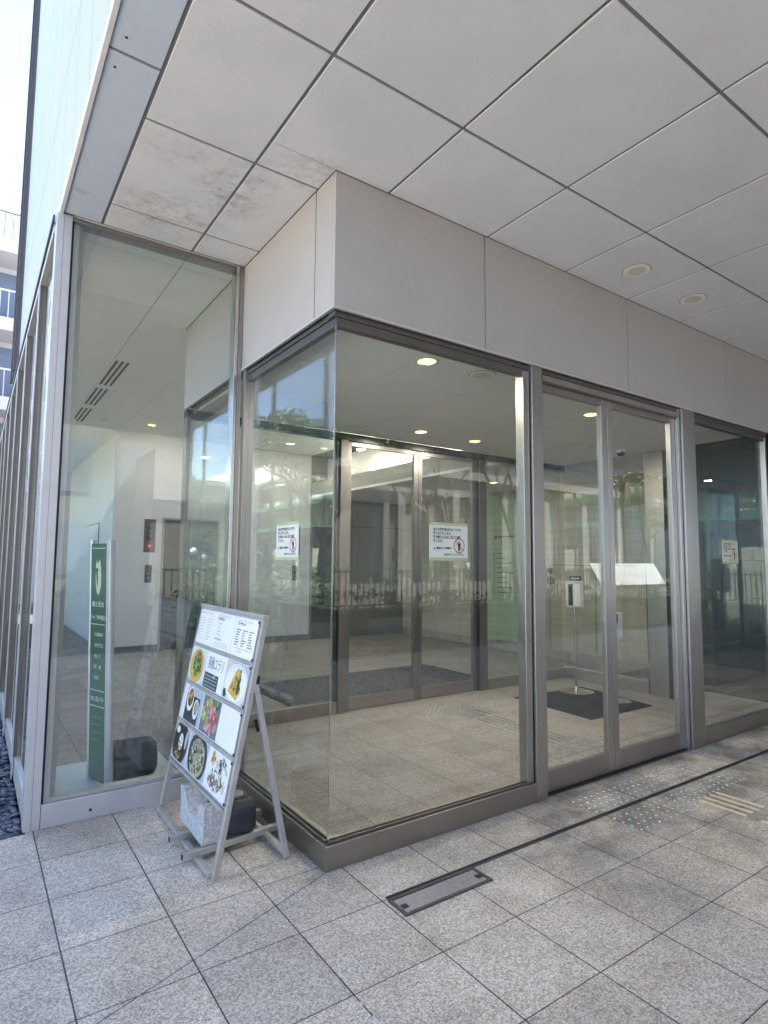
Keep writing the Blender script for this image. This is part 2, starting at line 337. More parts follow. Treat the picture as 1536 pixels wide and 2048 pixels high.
# ------------------------------------------------------------------ geometry helpers
class MB:
    def __init__(s): s.v = []; s.f = []; s.mi = []; s.mats = []
    def m(s, key):
        if key not in s.mats: s.mats.append(key)
        return s.mats.index(key)
    def add(s, vs, fs, key):
        b = len(s.v); s.v += [tuple(x) for x in vs]; k = s.m(key)
        for f in fs: s.f.append(tuple(b+i for i in f)); s.mi.append(k)
        return s
    def box(s, x0, x1, y0, y1, z0, z1, key):
        vs = [(x0,y0,z0),(x1,y0,z0),(x1,y1,z0),(x0,y1,z0),(x0,y0,z1),(x1,y0,z1),(x1,y1,z1),(x0,y1,z1)]
        return s.add(vs, [(0,3,2,1),(4,5,6,7),(0,1,5,4),(1,2,6,5),(2,3,7,6),(3,0,4,7)], key)
    def obox(s, o, a, b, c, key):
        """box from corner o along vectors a, b, c"""
        o, a, b, c = map(Vector, (o, a, b, c))
        vs = [o, o+a, o+a+b, o+b, o+c, o+a+c, o+a+b+c, o+b+c]
        fs = [(0,3,2,1),(4,5,6,7),(0,1,5,4),(1,2,6,5),(2,3,7,6),(3,0,4,7)]
        if a.cross(b).dot(c) < 0: fs = [tuple(reversed(f)) for f in fs]
        return s.add(vs, fs, key)
    def bar(s, p, q, w, h, key, up=(0,0,1)):
        p, q = Vector(p), Vector(q); d = q-p; u = Vector(up); a = d.cross(u).normalized(); c = a.cross(d).normalized()
        return s.obox(p-a*w/2-c*h/2, a*w, d, c*h, key)
    def tube(s, p, q, r, key, n=16, r2=None, caps=True):
        p, q = Vector(p), Vector(q); d = (q-p).normalized(); a = d.orthogonal().normalized(); b = d.cross(a); r2 = r if r2 is None else r2
        vs = []
        for k in range(n):
            t = 2*math.pi*k/n; e = a*math.cos(t)+b*math.sin(t); vs += [p+e*r, q+e*r2]
        fs = [(2*k, (2*k+2) % (2*n), (2*k+3) % (2*n), 2*k+1) for k in range(n)]
        if caps: fs += [tuple(2*k for k in reversed(range(n))), tuple(2*k+1 for k in range(n))]
        return s.add(vs, fs, key)
    def lathe(s, cx, cy, prof, key, n=28):
        vs = []; fs = []
        for (r, z) in prof:
            for k in range(n):
                t = 2*math.pi*k/n; vs.append((cx+r*math.cos(t), cy+r*math.sin(t), z))
        for i in range(len(prof)-1):
            for k in range(n): fs.append((i*n+k, i*n+(k+1) % n, (i+1)*n+(k+1) % n, (i+1)*n+k))
        fs.append(tuple(reversed(range(n)))); fs.append(tuple((len(prof)-1)*n+k for k in range(n)))
        return s.add(vs, fs, key)
    def poly(s, o, eu, ev, pts, key, th=.0006):
        """flat shape in plane (o, eu, ev) given thickness along the normal"""
        o, eu, ev = map(Vector, (o, eu, ev)); n = eu.cross(ev).normalized()
        area = sum(pts[i][0]*pts[(i+1) % len(pts)][1]-pts[(i+1) % len(pts)][0]*pts[i][1] for i in range(len(pts)))
        if area < 0: pts = pts[::-1]
        m = len(pts); lo = [o+eu*a+ev*b for a, b in pts]; hi = [p+n*th for p in lo]
        return s.add(lo+hi, [tuple(reversed(range(m))), tuple(range(m, 2*m))]+[(i, (i+1) % m, m+(i+1) % m, m+i) for i in range(m)], key)
    def text(s, o, eu, ev, body, size, key, th=.0006, bold=.0, sx=1.0, center=False):
        c = bpy.data.curves.new('lettering', 'FONT'); c.body = body; c.size = size; c.resolution_u = 2; c.offset = bold; c.space_line = 1.15
        if center: c.align_x = 'CENTER'
        t = bpy.data.objects.new('lettering', c); COL.objects.link(t)
        me = bpy.data.meshes.new_from_object(t.evaluated_get(bpy.context.evaluated_depsgraph_get()))
        o, eu, ev = map(Vector, (o, eu, ev)); n = eu.cross(ev).normalized()
        vs = [o+eu*(v.co.x*sx)+ev*v.co.y+n*th for v in me.vertices]
        s.add(vs, [tuple(p.vertices) for p in me.polygons], key)
        bpy.data.objects.remove(t); bpy.data.curves.remove(c); bpy.data.meshes.remove(me)
        return s
    def build(s, name, parent=None, smooth=False, bevel=0, label=None, cat=None, group=None, kind=None, origin=None):
        me = bpy.data.meshes.new(name)
        if origin is None:
            if parent is not None: origin = parent.matrix_world.translation if False else Vector(parent['_o'])
            else:
                xs, ys, zs = zip(*s.v); origin = Vector(((min(xs)+max(xs))/2, (min(ys)+max(ys))/2, min(zs)))
        origin = Vector(origin)
        me.from_pydata([tuple(Vector(v)-origin) for v in s.v], [], s.f)
        for k in s.mats: me.materials.append(M[k])
        me.polygons.foreach_set('material_index', s.mi)
        if smooth:
            me.polygons.foreach_set('use_smooth', [True]*len(me.polygons))
        me.update()
        o = bpy.data.objects.new(name, me); COL.objects.link(o)
        if parent is not None: o.parent = parent; o['_o'] = list(Vector(parent['_o']))
        else: o.location = origin; o['_o'] = list(origin)
        if bevel:
            b = o.modifiers.new('edge', 'BEVEL'); b.width = bevel; b.segments = 2; b.limit_method = 'ANGLE'
        if smooth:
            try: me.set_sharp_from_angle(angle=math.radians(35))
            except Exception: pass
        tag(o, label, cat, group, kind)
        return o

def tag(o, label=None, cat=None, group=None, kind=None):
    if label: o['label'] = label
    if cat: o['category'] = cat
    if group: o['group'] = group
    if kind: o['kind'] = kind
def thing(name, loc, label, cat, group=None):
    e = bpy.data.objects.new(name, None); COL.objects.link(e); e.location = loc; e['_o'] = list(loc); e.empty_display_size = .1
    tag(e, label, cat, group); return e
def copy_thing(r, loc, label, group=None):
    c = r.copy(); COL.objects.link(c); c.location = loc; c['label'] = label
    if group: c['group'] = group
    for ch in list(r.children):
        d = ch.copy(); COL.objects.link(d); d.parent = c
        for g2 in list(ch.children):
            e = g2.copy(); COL.objects.link(e); e.parent = d
    return c
def pane(x0, x1, y0, y1, z0, z1, parent, mat='glass', name='glass_pane', **k):
    return MB().box(x0, x1, y0, y1, z0, z1, mat).build(name, parent, **k)
V = Vector
ZH, ZC, D, YI, XR, XW, YB = 2.837, 3.581, 1.293, 2.56, 5.03, 6.2, 7.7
XL = -1.15; YF = -4.9; XE = 18.0; TOP = 9.0  # unseen reach XE keeps the right dark; TOP sized for sunlight on the left

# ------------------------------------------------------------------ ground
MB().add([(-200,-200,-.16),(200,-200,-.16),(200,200,-.16),(-200,200,-.16)], [(0,1,2,3)], 'asphalt').build('ground', kind='structure', origin=(0,0,0))
mb = MB()   # paving outside (meets the inner floor edge to edge); run far left to bounce sunlight
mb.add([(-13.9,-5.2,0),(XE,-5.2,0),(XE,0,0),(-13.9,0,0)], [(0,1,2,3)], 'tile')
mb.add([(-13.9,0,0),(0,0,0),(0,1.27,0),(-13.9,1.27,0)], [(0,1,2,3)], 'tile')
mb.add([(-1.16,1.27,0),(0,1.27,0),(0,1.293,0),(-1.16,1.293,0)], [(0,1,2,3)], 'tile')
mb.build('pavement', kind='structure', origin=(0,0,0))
MB().box(-13.9, XE, -5.34, -5.2, -.16, .0, 'kerb').build('kerb', kind='structure', origin=(0,-5.27,-.16))
mb = MB()
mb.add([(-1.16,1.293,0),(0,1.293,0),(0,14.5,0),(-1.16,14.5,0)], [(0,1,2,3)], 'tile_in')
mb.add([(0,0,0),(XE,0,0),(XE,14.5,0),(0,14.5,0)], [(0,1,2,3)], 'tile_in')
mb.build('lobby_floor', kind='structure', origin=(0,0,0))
MB().add([(-13.9,1.27,-.05),(-1.16,1.27,-.05),(-1.16,30,-.05),(-13.9,30,-.05)], [(0,1,2,3)], 'soil').build('garden_bed', kind='structure', origin=(0,0,0))

# pebbles: a dense bed of smooth ovals
bmi = bmesh.new(); bmesh.ops.create_icosphere(bmi, subdivisions=2, radius=1)
iv = [v.co.copy() for v in bmi.verts]; ifc = [tuple(v.index for v in f.verts) for f in bmi.faces]; bmi.free()
mb = MB()
y = 1.29
while y < 9:
    k = 1 if y < 4 else 1.4
    x = -1.19
    while x > -2.3:
        a, b, c = random.uniform(.018,.03)*k, random.uniform(.026,.045)*k, random.uniform(.010,.018)*k
        R = Matrix.Rotation(random.gauss(.9, .5), 3, 'Z') @ Matrix.Rotation(random.gauss(0, .35), 3, 'X') @ Matrix.Rotation(random.gauss(.5, .3), 3, 'Y')
        ox, oy, oz = x+random.uniform(-.008,.008), y+random.uniform(-.01,.01), -.028+random.uniform(0,.024)
        mb.add([R @ V((p.x*a, p.y*b, p.z*c)) + V((ox, oy, oz)) for p in iv], ifc, 'pebble')
        x -= .036*k
    y += .042*k
mb.build('pebbles', smooth=True, kind='stuff', label='bed of smooth dark grey pebbles beside the glass facade', origin=(-1.7,4,-.05))

# ------------------------------------------------------------------ office building
B = thing('office_building', (5, 5, 0), 'grey panelled office building with a deep soffit over its glazed entrance', 'building')
mb = MB()   # soffit panels with real open joints
gx = [-.93+.0, -.375] + [-.375+.7525*i for i in range(1, 18)]
gx = [-.928, -.372, .345, 1.122, 1.895] + [1.895+.765*i for i in range(1, 21)]
gy = [YF, -4.745, -3.92, -3.095, -2.27, -1.44, -.617, .204, 1.03, 1.29]
GAP = .0085
def soffit_cells(mb, xs, ys, key, z=ZC, hole=None):
    for i in range(len(xs)-1):
        for j in range(len(ys)-1):
            x0, x1, y0, y1 = xs[i]+GAP, xs[i+1]-GAP, ys[j]+GAP, ys[j+1]-GAP
            if hole and x0 > 5.0 : pass
            elif hole and x0 > hole[0]-.02 and y0 > hole[1]-.02: continue
            if hole and x0 < 5.0 and x1 > hole[0] and y1 > hole[1]:
                # clip against the bulkhead block
                if x0 < hole[0]: mb.box(x0, hole[0]-.002, max(y0, hole[1]), y1, z, z+.02, key)
                y1c = hole[1]-.002
                if y0 < y1c: mb.box(x0, x1, y0, y1c, z, z+.02, key)
                continue
            if y1-y0 > .01: mb.box(x0, x1, y0, y1, z, z+.02, key)
soffit_cells(mb, gx, gy, 'soffit', hole=(0.0, 0.0))
mb.build('soffit', B, bevel=.0025, label='pale square panel soffit with damp stains near the corner')
mb = MB()
ys = [YF, -3.35, -1.735, -.12, 1.29]
for j in range(4): mb.box(XL+.012, -.928-GAP, ys[j]+GAP, ys[j+1]-GAP, ZC, ZC+.02, 'border')
mb.build('soffit_border', B, bevel=.0025, label='metal border strip along the soffit edge, skylight blue put in its colour')
for (px, py) in ((-1.10,-.03),(-1.09,-.21)):
    MB().lathe(px, py, [(.006, ZC-.002),(.006, ZC)], 'darkslot', 12).build('screw_cap', B)
MB().box(XL+.004, XE, YF+.01, 14.4, ZC+.006, ZC+.08, 'void').build('soffit_backing', B)
# bulkhead block around the vestibule (front, street-side face, returns)
mb = MB()
xs = [0, 1.098, 2.643, 4.211, 5.125]
for i in range(len(xs)-1): mb.box(xs[i]+(.0 if i == 0 else .005), xs[i+1]-.005, 0, .03, ZH, ZC-.002, 'bulk')
for a, b in ((.031,.217),(.227,1.285),(1.30,2.66)): mb.box(0, .03, a, b, ZH, ZC-.002, 'bulk')
mb.box(5.095, 5.125, .031, 2.66, ZH, ZC-.002, 'bulk')
mb.build('bulkhead', B, bevel=.002, label='warm grey panelled bulkhead above the vestibule glass')
MB().box(.012, 5.10, .022, 2.66, ZH+.02, ZC-.01, 'void').build('bulkhead_core', B)
MB().box(-.004, 5.13, -.006, .012, ZH-.014, ZH-.001, 'alu_tip').box(-.006, .012, .012, 1.29, ZH-.014, ZH-.001, 'alu_tip').build('bulkhead_drip_edge', B)
# upper facade
mb = MB()
sy = [YF, -4.45, -3.9, -3.35, -2.8, -2.25, -1.72, -1.18, -.68, -.13, .35, .89, 1.42, 1.97, 2.54, 3.12, 3.68, 4.25, 4.82, 5.35]
sz = [ZC+.055, 4.6, 7.2, 9.8, TOP]
for i in range(len(sy)-1):
    for j in range(len(sz)-1): mb.box(XL, XL+.03, sy[i]+.007, sy[i+1]-.007, sz[j]+.008, sz[j+1]-.008, 'facade')
mb.build('upper_facade', B, bevel=.002, label='white panelled upper facade above the soffit edge')
MB().box(XL-.012, XL+.008, YF, 5.36, ZC-.008, ZC+.05, 'nb_pale').build('facade_drip_edge', B)
mb = MB(); mb.box(XL+.008, XE, YF, 5.34, ZC+.09, TOP, 'void'); mb.build('upper_storeys', B)
mb = MB()
for i in range(10): 
    x0 = XL+.1+i*1.76; mb.box(x0, x0+1.7, YF-.03, YF-.002, ZC+.0, TOP, 'facade')
mb.build('front_facade', B)
MB().box(XL, XE, YF-.01, YF+.0, ZC-.002, ZC+.09, 'facade').build('front_fascia', B)
MB().box(-1.12, XE, 5.35, 14.6, ZC+.09, ZC+.14, 'roofgrey').build('low_roof', B)
for k, (yy, w_) in enumerate(((5.40, .045), (6.05, .03))):
    MB().box(XL-.05, XL+.02, yy, yy+w_, 3.70, TOP, 'iron').build('corner_fin', B, bevel=.003)
MB().box(XL-.005, XL+.02, 5.5, 6.1, 3.70, TOP, 'glass_f').build('corner_glass', B)
# lobby shell
mb = MB()
for (x0,x1,y0,y1) in ((-1.09,3.95,2.66,14.45),): 
    xs_ = [-1.09, -.372, .345, 1.122, 1.895, 2.66, 3.425, 3.95]; ys_ = [1.30, 1.555, 2.382+.0, 2.70, 3.52, 4.35, 5.17, 6.0, 6.83, 7.69]
    for i in range(len(xs_)-1):
        for j in range(len(ys_)-1):
            if xs_[i] >= -.01 and ys_[j] < 2.7: continue
            if xs_[i] < 0 < xs_[i+1] and ys_[j] < 2.6:
                mb.box(xs_[i]+.003, -.004, ys_[j]+.003, ys_[j+1]-.003, ZC, ZC+.02, 'soffit_in'); continue
            mb.box(xs_[i]+.003, xs_[i+1]-.003, ys_[j]+.003, ys_[j+1]-.003, ZC, ZC+.02, 'soffit_in')
mb.box(-1.09, .38, 7.69, 14.45, ZC, ZC+.02, 'soffit_in')
mb.build('lobby_ceiling', B, label='pale tiled lobby ceiling seen through the glass')
mb = MB().box(3.955, XW, 2.68, YB, 2.75, 2.79, 'soffit_in').box(3.95, 3.99, 2.68, YB-.01, 2.79, 3.02, 'beamp').box(3.96, 4.3, 2.68, YB, 3.0, 3.03, 'beamp').box(4.30, 4.34, 2.68, YB, 3.032, 3.55, 'wall_w')
mb.build('lobby_dropped_ceiling', B)
MB().box(4.23, 4.27, 3.2, 6.08, 3.035, 3.062, 'cove').build('cove_light', B, label='glowing strip of light in the ceiling recess')
MB().box(3.94, XW, YB, YB+.1, 0, ZC, 'olive').build('lobby_wall', B, label='dark olive lobby wall around the wide flush door')
MB().box(.38, 3.938, YB, YB+.1, 0, ZC, 'wall').box(.38, .46, YB+.1, 14.45, 0, ZC, 'wall_w').build('lobby_wall', B, label='plain white lobby wall with the lifts')
MB().box(-1.12, .38, 14.45, 14.55, 0, ZC, 'wall_w').build('lobby_end_wall', B)
MB().box(XW, XW+.1, 1.951, YB, .14, 2.78, 'travertine').build('lobby_side_wall', B, label='beige veined lobby wall with flush doors')
MB().box(XW-.02, XE, 1.18, 1.30, 0, ZC-.003, 'darktile').box(XW-.02, XW+.1, 1.301, 1.95, 0, ZC-.003, 'darktile').build('dark_tiled_wall', B, label='dark tiled wall in the alcove past the vestibule')
MB().box(7.8, 8.1, -2.1, 1.17, 0, ZC-.003, 'darktile').build('dark_tiled_wall', B, label='unseen dark tiled wall added to block light from the right')  # unseen wall, added to keep light and reflections off the right side
MB().box(5.13, XW-.021, 1.95, 2.0, 0, .12, 'skirt_stone').build('stone_skirting', B)
for (a, b) in ((.38, 1.13), (2.11, 3.94), (4.86, 6.17)): MB().box(a, b, YB-.012, YB, 0, .11, 'skirt').build('skirting', B)
MB().box(.368, .38, YB, 8.98, 0, .11, 'skirt').build('skirting', B)
MB().box(XW-.012, XW+.1, 1.96, YB-.02, 0, .139, 'skirt_stone').build('stone_skirting', B)
# flush doors
d1 = MB().box(4.86, 6.19, YB-.006, YB-.001, .03, 2.21, 'olive').build('flush_door', B, label='wide flush service door in the lobby back wall')
mb = MB().box(4.85, 4.862, YB-.008, YB-.002, .02, 2.22, 'panelgap').box(4.85, 6.19, YB-.008, YB-.002, 2.212, 2.222, 'panelgap'); mb.build('door_gap', d1)
MB().box(6.02, 6.07, YB-.03, YB-.006, 1.0, 1.12, 'panelgap').build('door_handle', d1)
for (a, b) in ((2.885, 3.73), (2.07, 2.63)):
    dd = MB().box(XW-.006, XW-.001, a, b, .16, 1.47, 'travertine').build('wall_hatch', B, label='beige flush hatch in the veined wall')
    MB().box(XW-.008, XW-.003, a-.008, a, .16, 1.478, 'panelgap').box(XW-.008, XW-.003, b, b+.008, .16, 1.478, 'panelgap').box(XW-.008, XW-.003, a, b, 1.47, 1.478, 'panelgap').build('hatch_gap', dd)
for (yy, zz, r, k) in ((3.71,1.385,.045,'brown_dk'), (3.70,1.225,.068,'maroon')):
    c = V((XW, yy, zz)); MB().tube(c-V((.03,0,0)), c-V((.004,0,0)), r, k, 28).build('round_wall_plate', B, label='round dark wall plate' if k=='brown_dk' else 'round maroon wall plate')
sd = MB().box(.372, .379, 9.0, 10.35, .02, 2.15, 'wall_w').build('flush_door', B, label='narrow white door on the corridor wall')
MB().box(.368, .376, 8.99, 9.0, .02, 2.16, 'panelgap').box(.368, .376, 9.0, 10.35, 2.152, 2.16, 'panelgap').build('door_gap', sd)
MB().box(.33, .37, 9.1, 9.2, 1.0, 1.03, 'steel').build('door_handle', sd)

# ------------------------------------------------------------------ curtain wall along the garden
CW = thing('curtain_wall', (-1.12, 8, 0), 'long glazed facade of bronze fins beside the pebble bed', 'curtain wall')
pc = MB().box(-1.172, -1.134, D, D+.11, 0, ZC-.002, 'alu').box(-1.132, -1.091, D, D+.11, 0, ZC-.002, 'alu').box(-1.134, -1.132, D+.003, D+.1, 0, ZC-.003, 'void')
pc.build('corner_post', CW, bevel=.002, label='pale silver corner post, lit cool by the sky')
fy = [1.95, 2.6, 3.25, 3.9, 4.55, 5.2, 5.85, 6.5, 7.15, 7.8, 8.45, 9.1, 9.75, 10.4, 11.05, 11.7, 12.35, 13.0, 13.65]
fy = [2.27+1.2*i for i in range(10)]
for yy in fy:
    fn = MB().box(-1.173, -1.150, yy, yy+.05, .15, 3.52, 'alu_fin').build('facade_fin', CW, bevel=.0015)
    MB().box(-1.181, -1.1735, yy-.006, yy+.056, 0, 3.52, 'alu_tip').build('fin_edge', fn)
prev = D+.11
for yy in fy+[14.4]:
    pane(-1.150, -1.139, prev, yy-.002, .15, 3.50, CW, 'glass_f'); prev = yy+.05
MB().box(-1.165, -1.10, D+.112, 14.45, 0, .148, 'alu_tip').build('sill', CW, bevel=.002)
MB().box(-1.178, -1.09, D+.112, 14.45, 3.502, ZC-.012, 'alu_tip').box(-1.19, -1.179, D+.05, 14.45, ZC-.03, ZC+.0, 'iron').build('transom', CW, bevel=.002)

# ------------------------------------------------------------------ glazed screen beside the lobby (y = D)
SC = thing('lobby_window', (-.55, D, 0), 'tall framed lobby window behind the menu board stand', 'window')
MB().box(-1.088, -.001, D, D+.1, 0, .13, 'alu').build('plinth', SC, bevel=.003, label='pale metal plinth with one small dark hole')
MB().tube((-.835, D-.0015, .05), (-.835, D+.01, .05), .009, 'darkslot', 12).build('weep_hole', SC)
MB().box(-1.090, -1.079, D+.01, D+.09, .131, ZC-.03, 'black').build('gasket', SC)
MB().box(-1.078, -1.045, D+.03, D+.10, .131, ZC-.03, 'alu').box(-1.044, -1.018, D+.05, D+.12, .131, ZC-.03, 'steel').build('side_frame', SC, bevel=.002)
MB().box(-1.090, -.06, D+.01, D+.1, ZC-.028, ZC-.003, 'steel').build('head_frame', SC)
MB().box(-1.078, -.06, D+.026, D+.1, .131, .150, 'alu_tip').build('sill', SC, bevel=.002)
MB().box(-.058, -.034, D-.01, D+.08, .131, ZC-.003, 'steel_b').box(-.030, -.003, D-.012, D+.08, .131, ZC-.003, 'steel').build('end_frame', SC, bevel=.002)
pane(-1.078, -.06, D+.012, D+.024, .14, ZC-.028, SC, 'glass_s')

# ------------------------------------------------------------------ entrance vestibule
VE = thing('entrance_vestibule', (2.5, 1.3, 0), 'glass box vestibule with sliding doors and steel framing', 'vestibule')
def VB(name, *bx, bev=.002, label=None, key='steel'):
    mb = MB()
    for b in bx: mb.box(*b[:6], b[6] if len(b) > 6 else key)
    return mb.build(name, VE, bevel=bev, label=label)
VB('plinth', (0, 1.524, 0, .09, 0, .118, 'steel_h'), (0, .09, .0901, D-.002, 0, .118, 'steel_h'), label='brown-grey steel plinth around the glass corner')
VB('glazing_bead', (.02, 1.50, .018, .028, .1185, .13), (.02, 1.50, .045, .055, .1185, .13), (.018, .028, .056, D-.06, .1185, .13), (.045, .055, .056, D-.06, .1185, .13), bev=.001, key='head')
VB('head_rail', (.015, XR+.02, .022, .09, ZH-.045, ZH-.0145, 'head'), (.022, .09, .0901, D-.002, ZH-.045, ZH-.0145, 'head'), (.03, XR, .027, .07, ZH-.095, ZH-.0455, 'head'), (.03, .07, .0701, D-.06, ZH-.095, ZH-.0455, 'head'))
pane(.036, 1.46, .030, .042, .119, ZH-.095, VE, label='front corner pane with the entry notice')
pane(.030, .042, .044, D-.07, .119, ZH-.095, VE, 'glass_s', label='street-side corner pane reflecting the neighbours')
MB().box(.0285, .0345, .0285, .0345, .119, ZH-.095, 'steel_b').build('corner_joint', VE)
VB('corner_mullion', (.004, .075, D-.066, D-.012, .119, ZH-.0145))
VB('door_post', (1.46, 1.515, .02, .09, .1185, ZH-.0605), (1.525, 1.625, 0, .11, 0, ZH-.0145), (1.515, 1.525, .03, .09, .1185, ZH-.0605, 'black'), label='steel post between the corner pane and the sliding doors')
VB('door_post', (3.365, 3.40, .02, .10, 0, ZH-.0145), (3.408, 3.61, 0, .12, 0, ZH-.0145), (3.40, 3.408, .03, .09, 0, ZH-.0605, 'black'), label='wide steel post beside the second sliding door')
VB('door_track', (1.63, 3.36, .0, .10, ZH-.1, ZH-.062), bev=0)
VB('threshold', (1.63, 3.36, .02, .09, .0005, .006, 'darkslot'), bev=0)
VB('side_plinth', (3.612, XR-.002, .02, .09, 0, .118, 'steel_h'), (XR, XR+.09, .02, 1.10, 0, .15, 'steel_b'), (XR, XR+.09, 1.36, YI, 0, .15, 'steel_b'))
pane(3.612, XR-.03, .045, .057, .119, ZH-.095, VE, label='fixed pane past the doors with the smaller-looking notice')
VB('corner_mullion', (XR-.03, XR+.0, .02, .07, .119, ZH-.0605))
VB('steel_pillar', (XR, XR+.09, 1.11, 1.35, 0, ZH-.02), (XR-.012, XR-.001, 1.06, 1.11, 0, ZH-.02, 'black'), label='steel pillar in the vestibule side wall')
pane(XR+.03, XR+.042, .1, 1.05, .151, ZH-.02, VE); pane(XR+.03, XR+.042, 1.36, 1.97, .151, ZH-.02, VE); pane(XR+.03, XR+.042, 1.99, YI-.02, .151, ZH-.02, VE)
VB('ceiling', *[(a+.003, min(a+.762, XR), b+.003, c-.003, ZH-.013, ZH+.012, 'soffit_in') for a in [.10+.765*i for i in range(7)] for b, c in ((.10,.83),(.83,1.65),(1.65,2.55))], bev=0)
for x0, x1, lab in ((1.628, 2.412, 'sliding glass door nearer the glass corner'), (2.418, 3.362, 'sliding glass door beside the wide steel post')):
    dr = MB().box(x0, x0+.055, .045, .085, .012, ZH-.102, 'steel').box(x1-.072, x1, .045, .085, .012, ZH-.102, 'steel').box(x0+.055, x1-.072, .045, .085, .012, .148, 'steel_h').box(x0+.055, x1-.072, .045, .085, ZH-.15, ZH-.102, 'steel_h').build('sliding_door', VE, bevel=.002, label=lab)
    MB().box(x0+.055, x1-.072, .060, .070, .148, ZH-.15, 'glass').build('glass_pane', dr)
# ------------------------------------------------------------------ inner door screen
IN = thing('inner_door_screen', (2.5, YI, 0), 'inner glass screen with sliding doors between vestibule and lobby', 'glass doors')
def IB(name, *bx, bev=.002, label=None):
    mb = MB()
    for b in bx: mb.box(*b[:6], b[6] if len(b) > 6 else 'insteel')
    return mb.build(name, IN, bevel=bev, label=label)
IB('plinth', (.0, 1.56, YI, YI+.08, 0, .118, 'steel_h'))
IB('plinth', (3.64, XR-.01, YI, YI+.08, 0, .118, 'steel_h'))
IB('head_rail', (.0, XR+.09, YI, YI+.09, ZH-.085, ZH-.0145, 'elev'))
IB('door_post', (1.57, 1.66, YI-.005, YI+.10, 0, ZH-.086), (1.54, 1.565, YI+.02, YI+.08, .119, ZH-.086, 'elev'))
IB('door_post', (3.49, 3.50, YI+.01, YI+.09, 0, ZH-.086, 'black'), (3.51, 3.63, YI-.005, YI+.10, 0, ZH-.086))
IB('edge_frame', (.0, .04, YI, YI+.08, .119, ZH-.086))
for x0, x1, lab in ((1.665, 2.60, 'first sliding door of the inner screen'), (2.605, 3.488, 'second sliding door of the inner screen')):
    dr = MB().box(x0, x0+.05, YI+.03, YI+.07, .01, ZH-.09, 'insteel').box(x1-.06, x1, YI+.03, YI+.07, .01, ZH-.09, 'insteel').box(x0+.05, x1-.06, YI+.03, YI+.07, .01, .13, 'steel_h').box(x0+.05, x1-.06, YI+.03, YI+.07, ZH-.13, ZH-.09, 'steel_h').build('sliding_door', IN, label=lab)
    MB().box(x0+.05, x1-.06, YI+.045, YI+.055, .13, ZH-.13, 'glass').build('glass_pane', dr)
pane(.042, 1.54, YI+.03, YI+.042, .119, ZH-.086, IN); pane(3.64, XR+.02, YI+.03, YI+.042, .119, ZH-.086, IN)
# street-side glass of the vestibule behind the lobby window
pane(.030, .042, D+.12, YI-.01, .119, ZH-.02, VE, name='glass_pane'); VB('side_sill', (.0, .08, D+.11, YI-.01, 0, .118, 'steel_h'))

# ------------------------------------------------------------------ notices
def notice(o, eu, ev, label, group='entry notices on the glass'):
    """A4 sheet: o lower corner, eu along the long side, ev up; o sits on the glass face"""
    o, eu, ev = V(o), V(eu), V(ev); W_, H_ = .297, .212; n = eu.cross(ev).normalized()
    t = thing('notice', tuple(o), label, 'notice', group)
    MB().obox(o+n*.0005, eu*W_, ev*H_, n*.0008, 'paper').build('sheet', t)
    MB().obox(o+n*.0014+ev*(H_-.012), eu*W_, ev*.016, n*.0004, 'tape').build('tape', t)
    MB().obox(o+n*.0014-ev*.005, eu*W_, ev*.017, n*.0004, 'tape').build('tape', t)
    mb = MB(); p = o+n*.0015
    for k, s in enumerate(('当ビル関係者以外のご入館は', '固くお断りします。', '不法侵入とみなし警察に通報', '致します。')):
        mb.text(p+eu*.028+ev*(.170-.0225*k), eu, ev, s, .0178, 'ink', bold=.0006, sx=.93)
    mb.text(p+eu*.053+ev*.062, eu, ev, '監視カメラ作動中', .0150, 'ink', bold=.0005, sx=.93)
    mb.poly(p+eu*.038+ev*.065, eu, ev, [(.006*math.cos(a), .005*math.sin(a)) for a in [i*.5236 for i in range(12)]], 'ink')
    mb.text(p+eu*.115+ev*.026, eu, ev, '富士見サウスワンビル管理室', .0120, 'ink', bold=.0004, sx=.93)
    mb.build('lettering', t)
    c = p+eu*.228+ev*.083; mb = MB(); r0, r1 = .039, .045; N = 32
    ring = []
    vs = [c+(eu*math.cos(2*math.pi*k/N)*.95+ev*math.sin(2*math.pi*k/N))*r+n*.0006 for k in range(N) for r in (r0, r1)]
    mb.add(vs, [(2*k, 2*k+1, (2*k+3) % (2*N), (2*k+2) % (2*N)) for k in range(N)], 'redink')
    mb.obox(c-(eu-ev).normalized()*.039-(eu+ev).normalized()*.002+n*.0011, (eu-ev).normalized()*.078, (eu+ev).normalized()*.004, n*.0004, 'redink')
    mb.poly(c+ev*.024, eu, ev, [(.005*math.cos(a), .006*math.sin(a)) for a in [i*.5236 for i in range(12)]], 'ink')
    mb.poly(c, eu, ev, [(-.011,.016),(.011,.016),(.013,-.004),(.009,-.004),(.007,.008),(.007,-.032),(.001,-.032),(0,-.008),(-.001,-.032),(-.007,-.032),(-.007,.008),(-.009,-.004),(-.013,-.004)], 'ink')
    mb.build('prohibition_symbol', t)
    return t
notice((.667,.0296,1.516), (1,0,0), (0,0,1), 'white entry notice taped inside the front corner pane')
notice((4.095,.0446,1.514), (1,0,0), (0,0,1), 'white entry notice on the fixed pane past the wide steel post')
notice((.0296,.708,1.512), (0,-1,0), (0,0,1), 'white entry notice on the narrow street-side pane above the menu board')

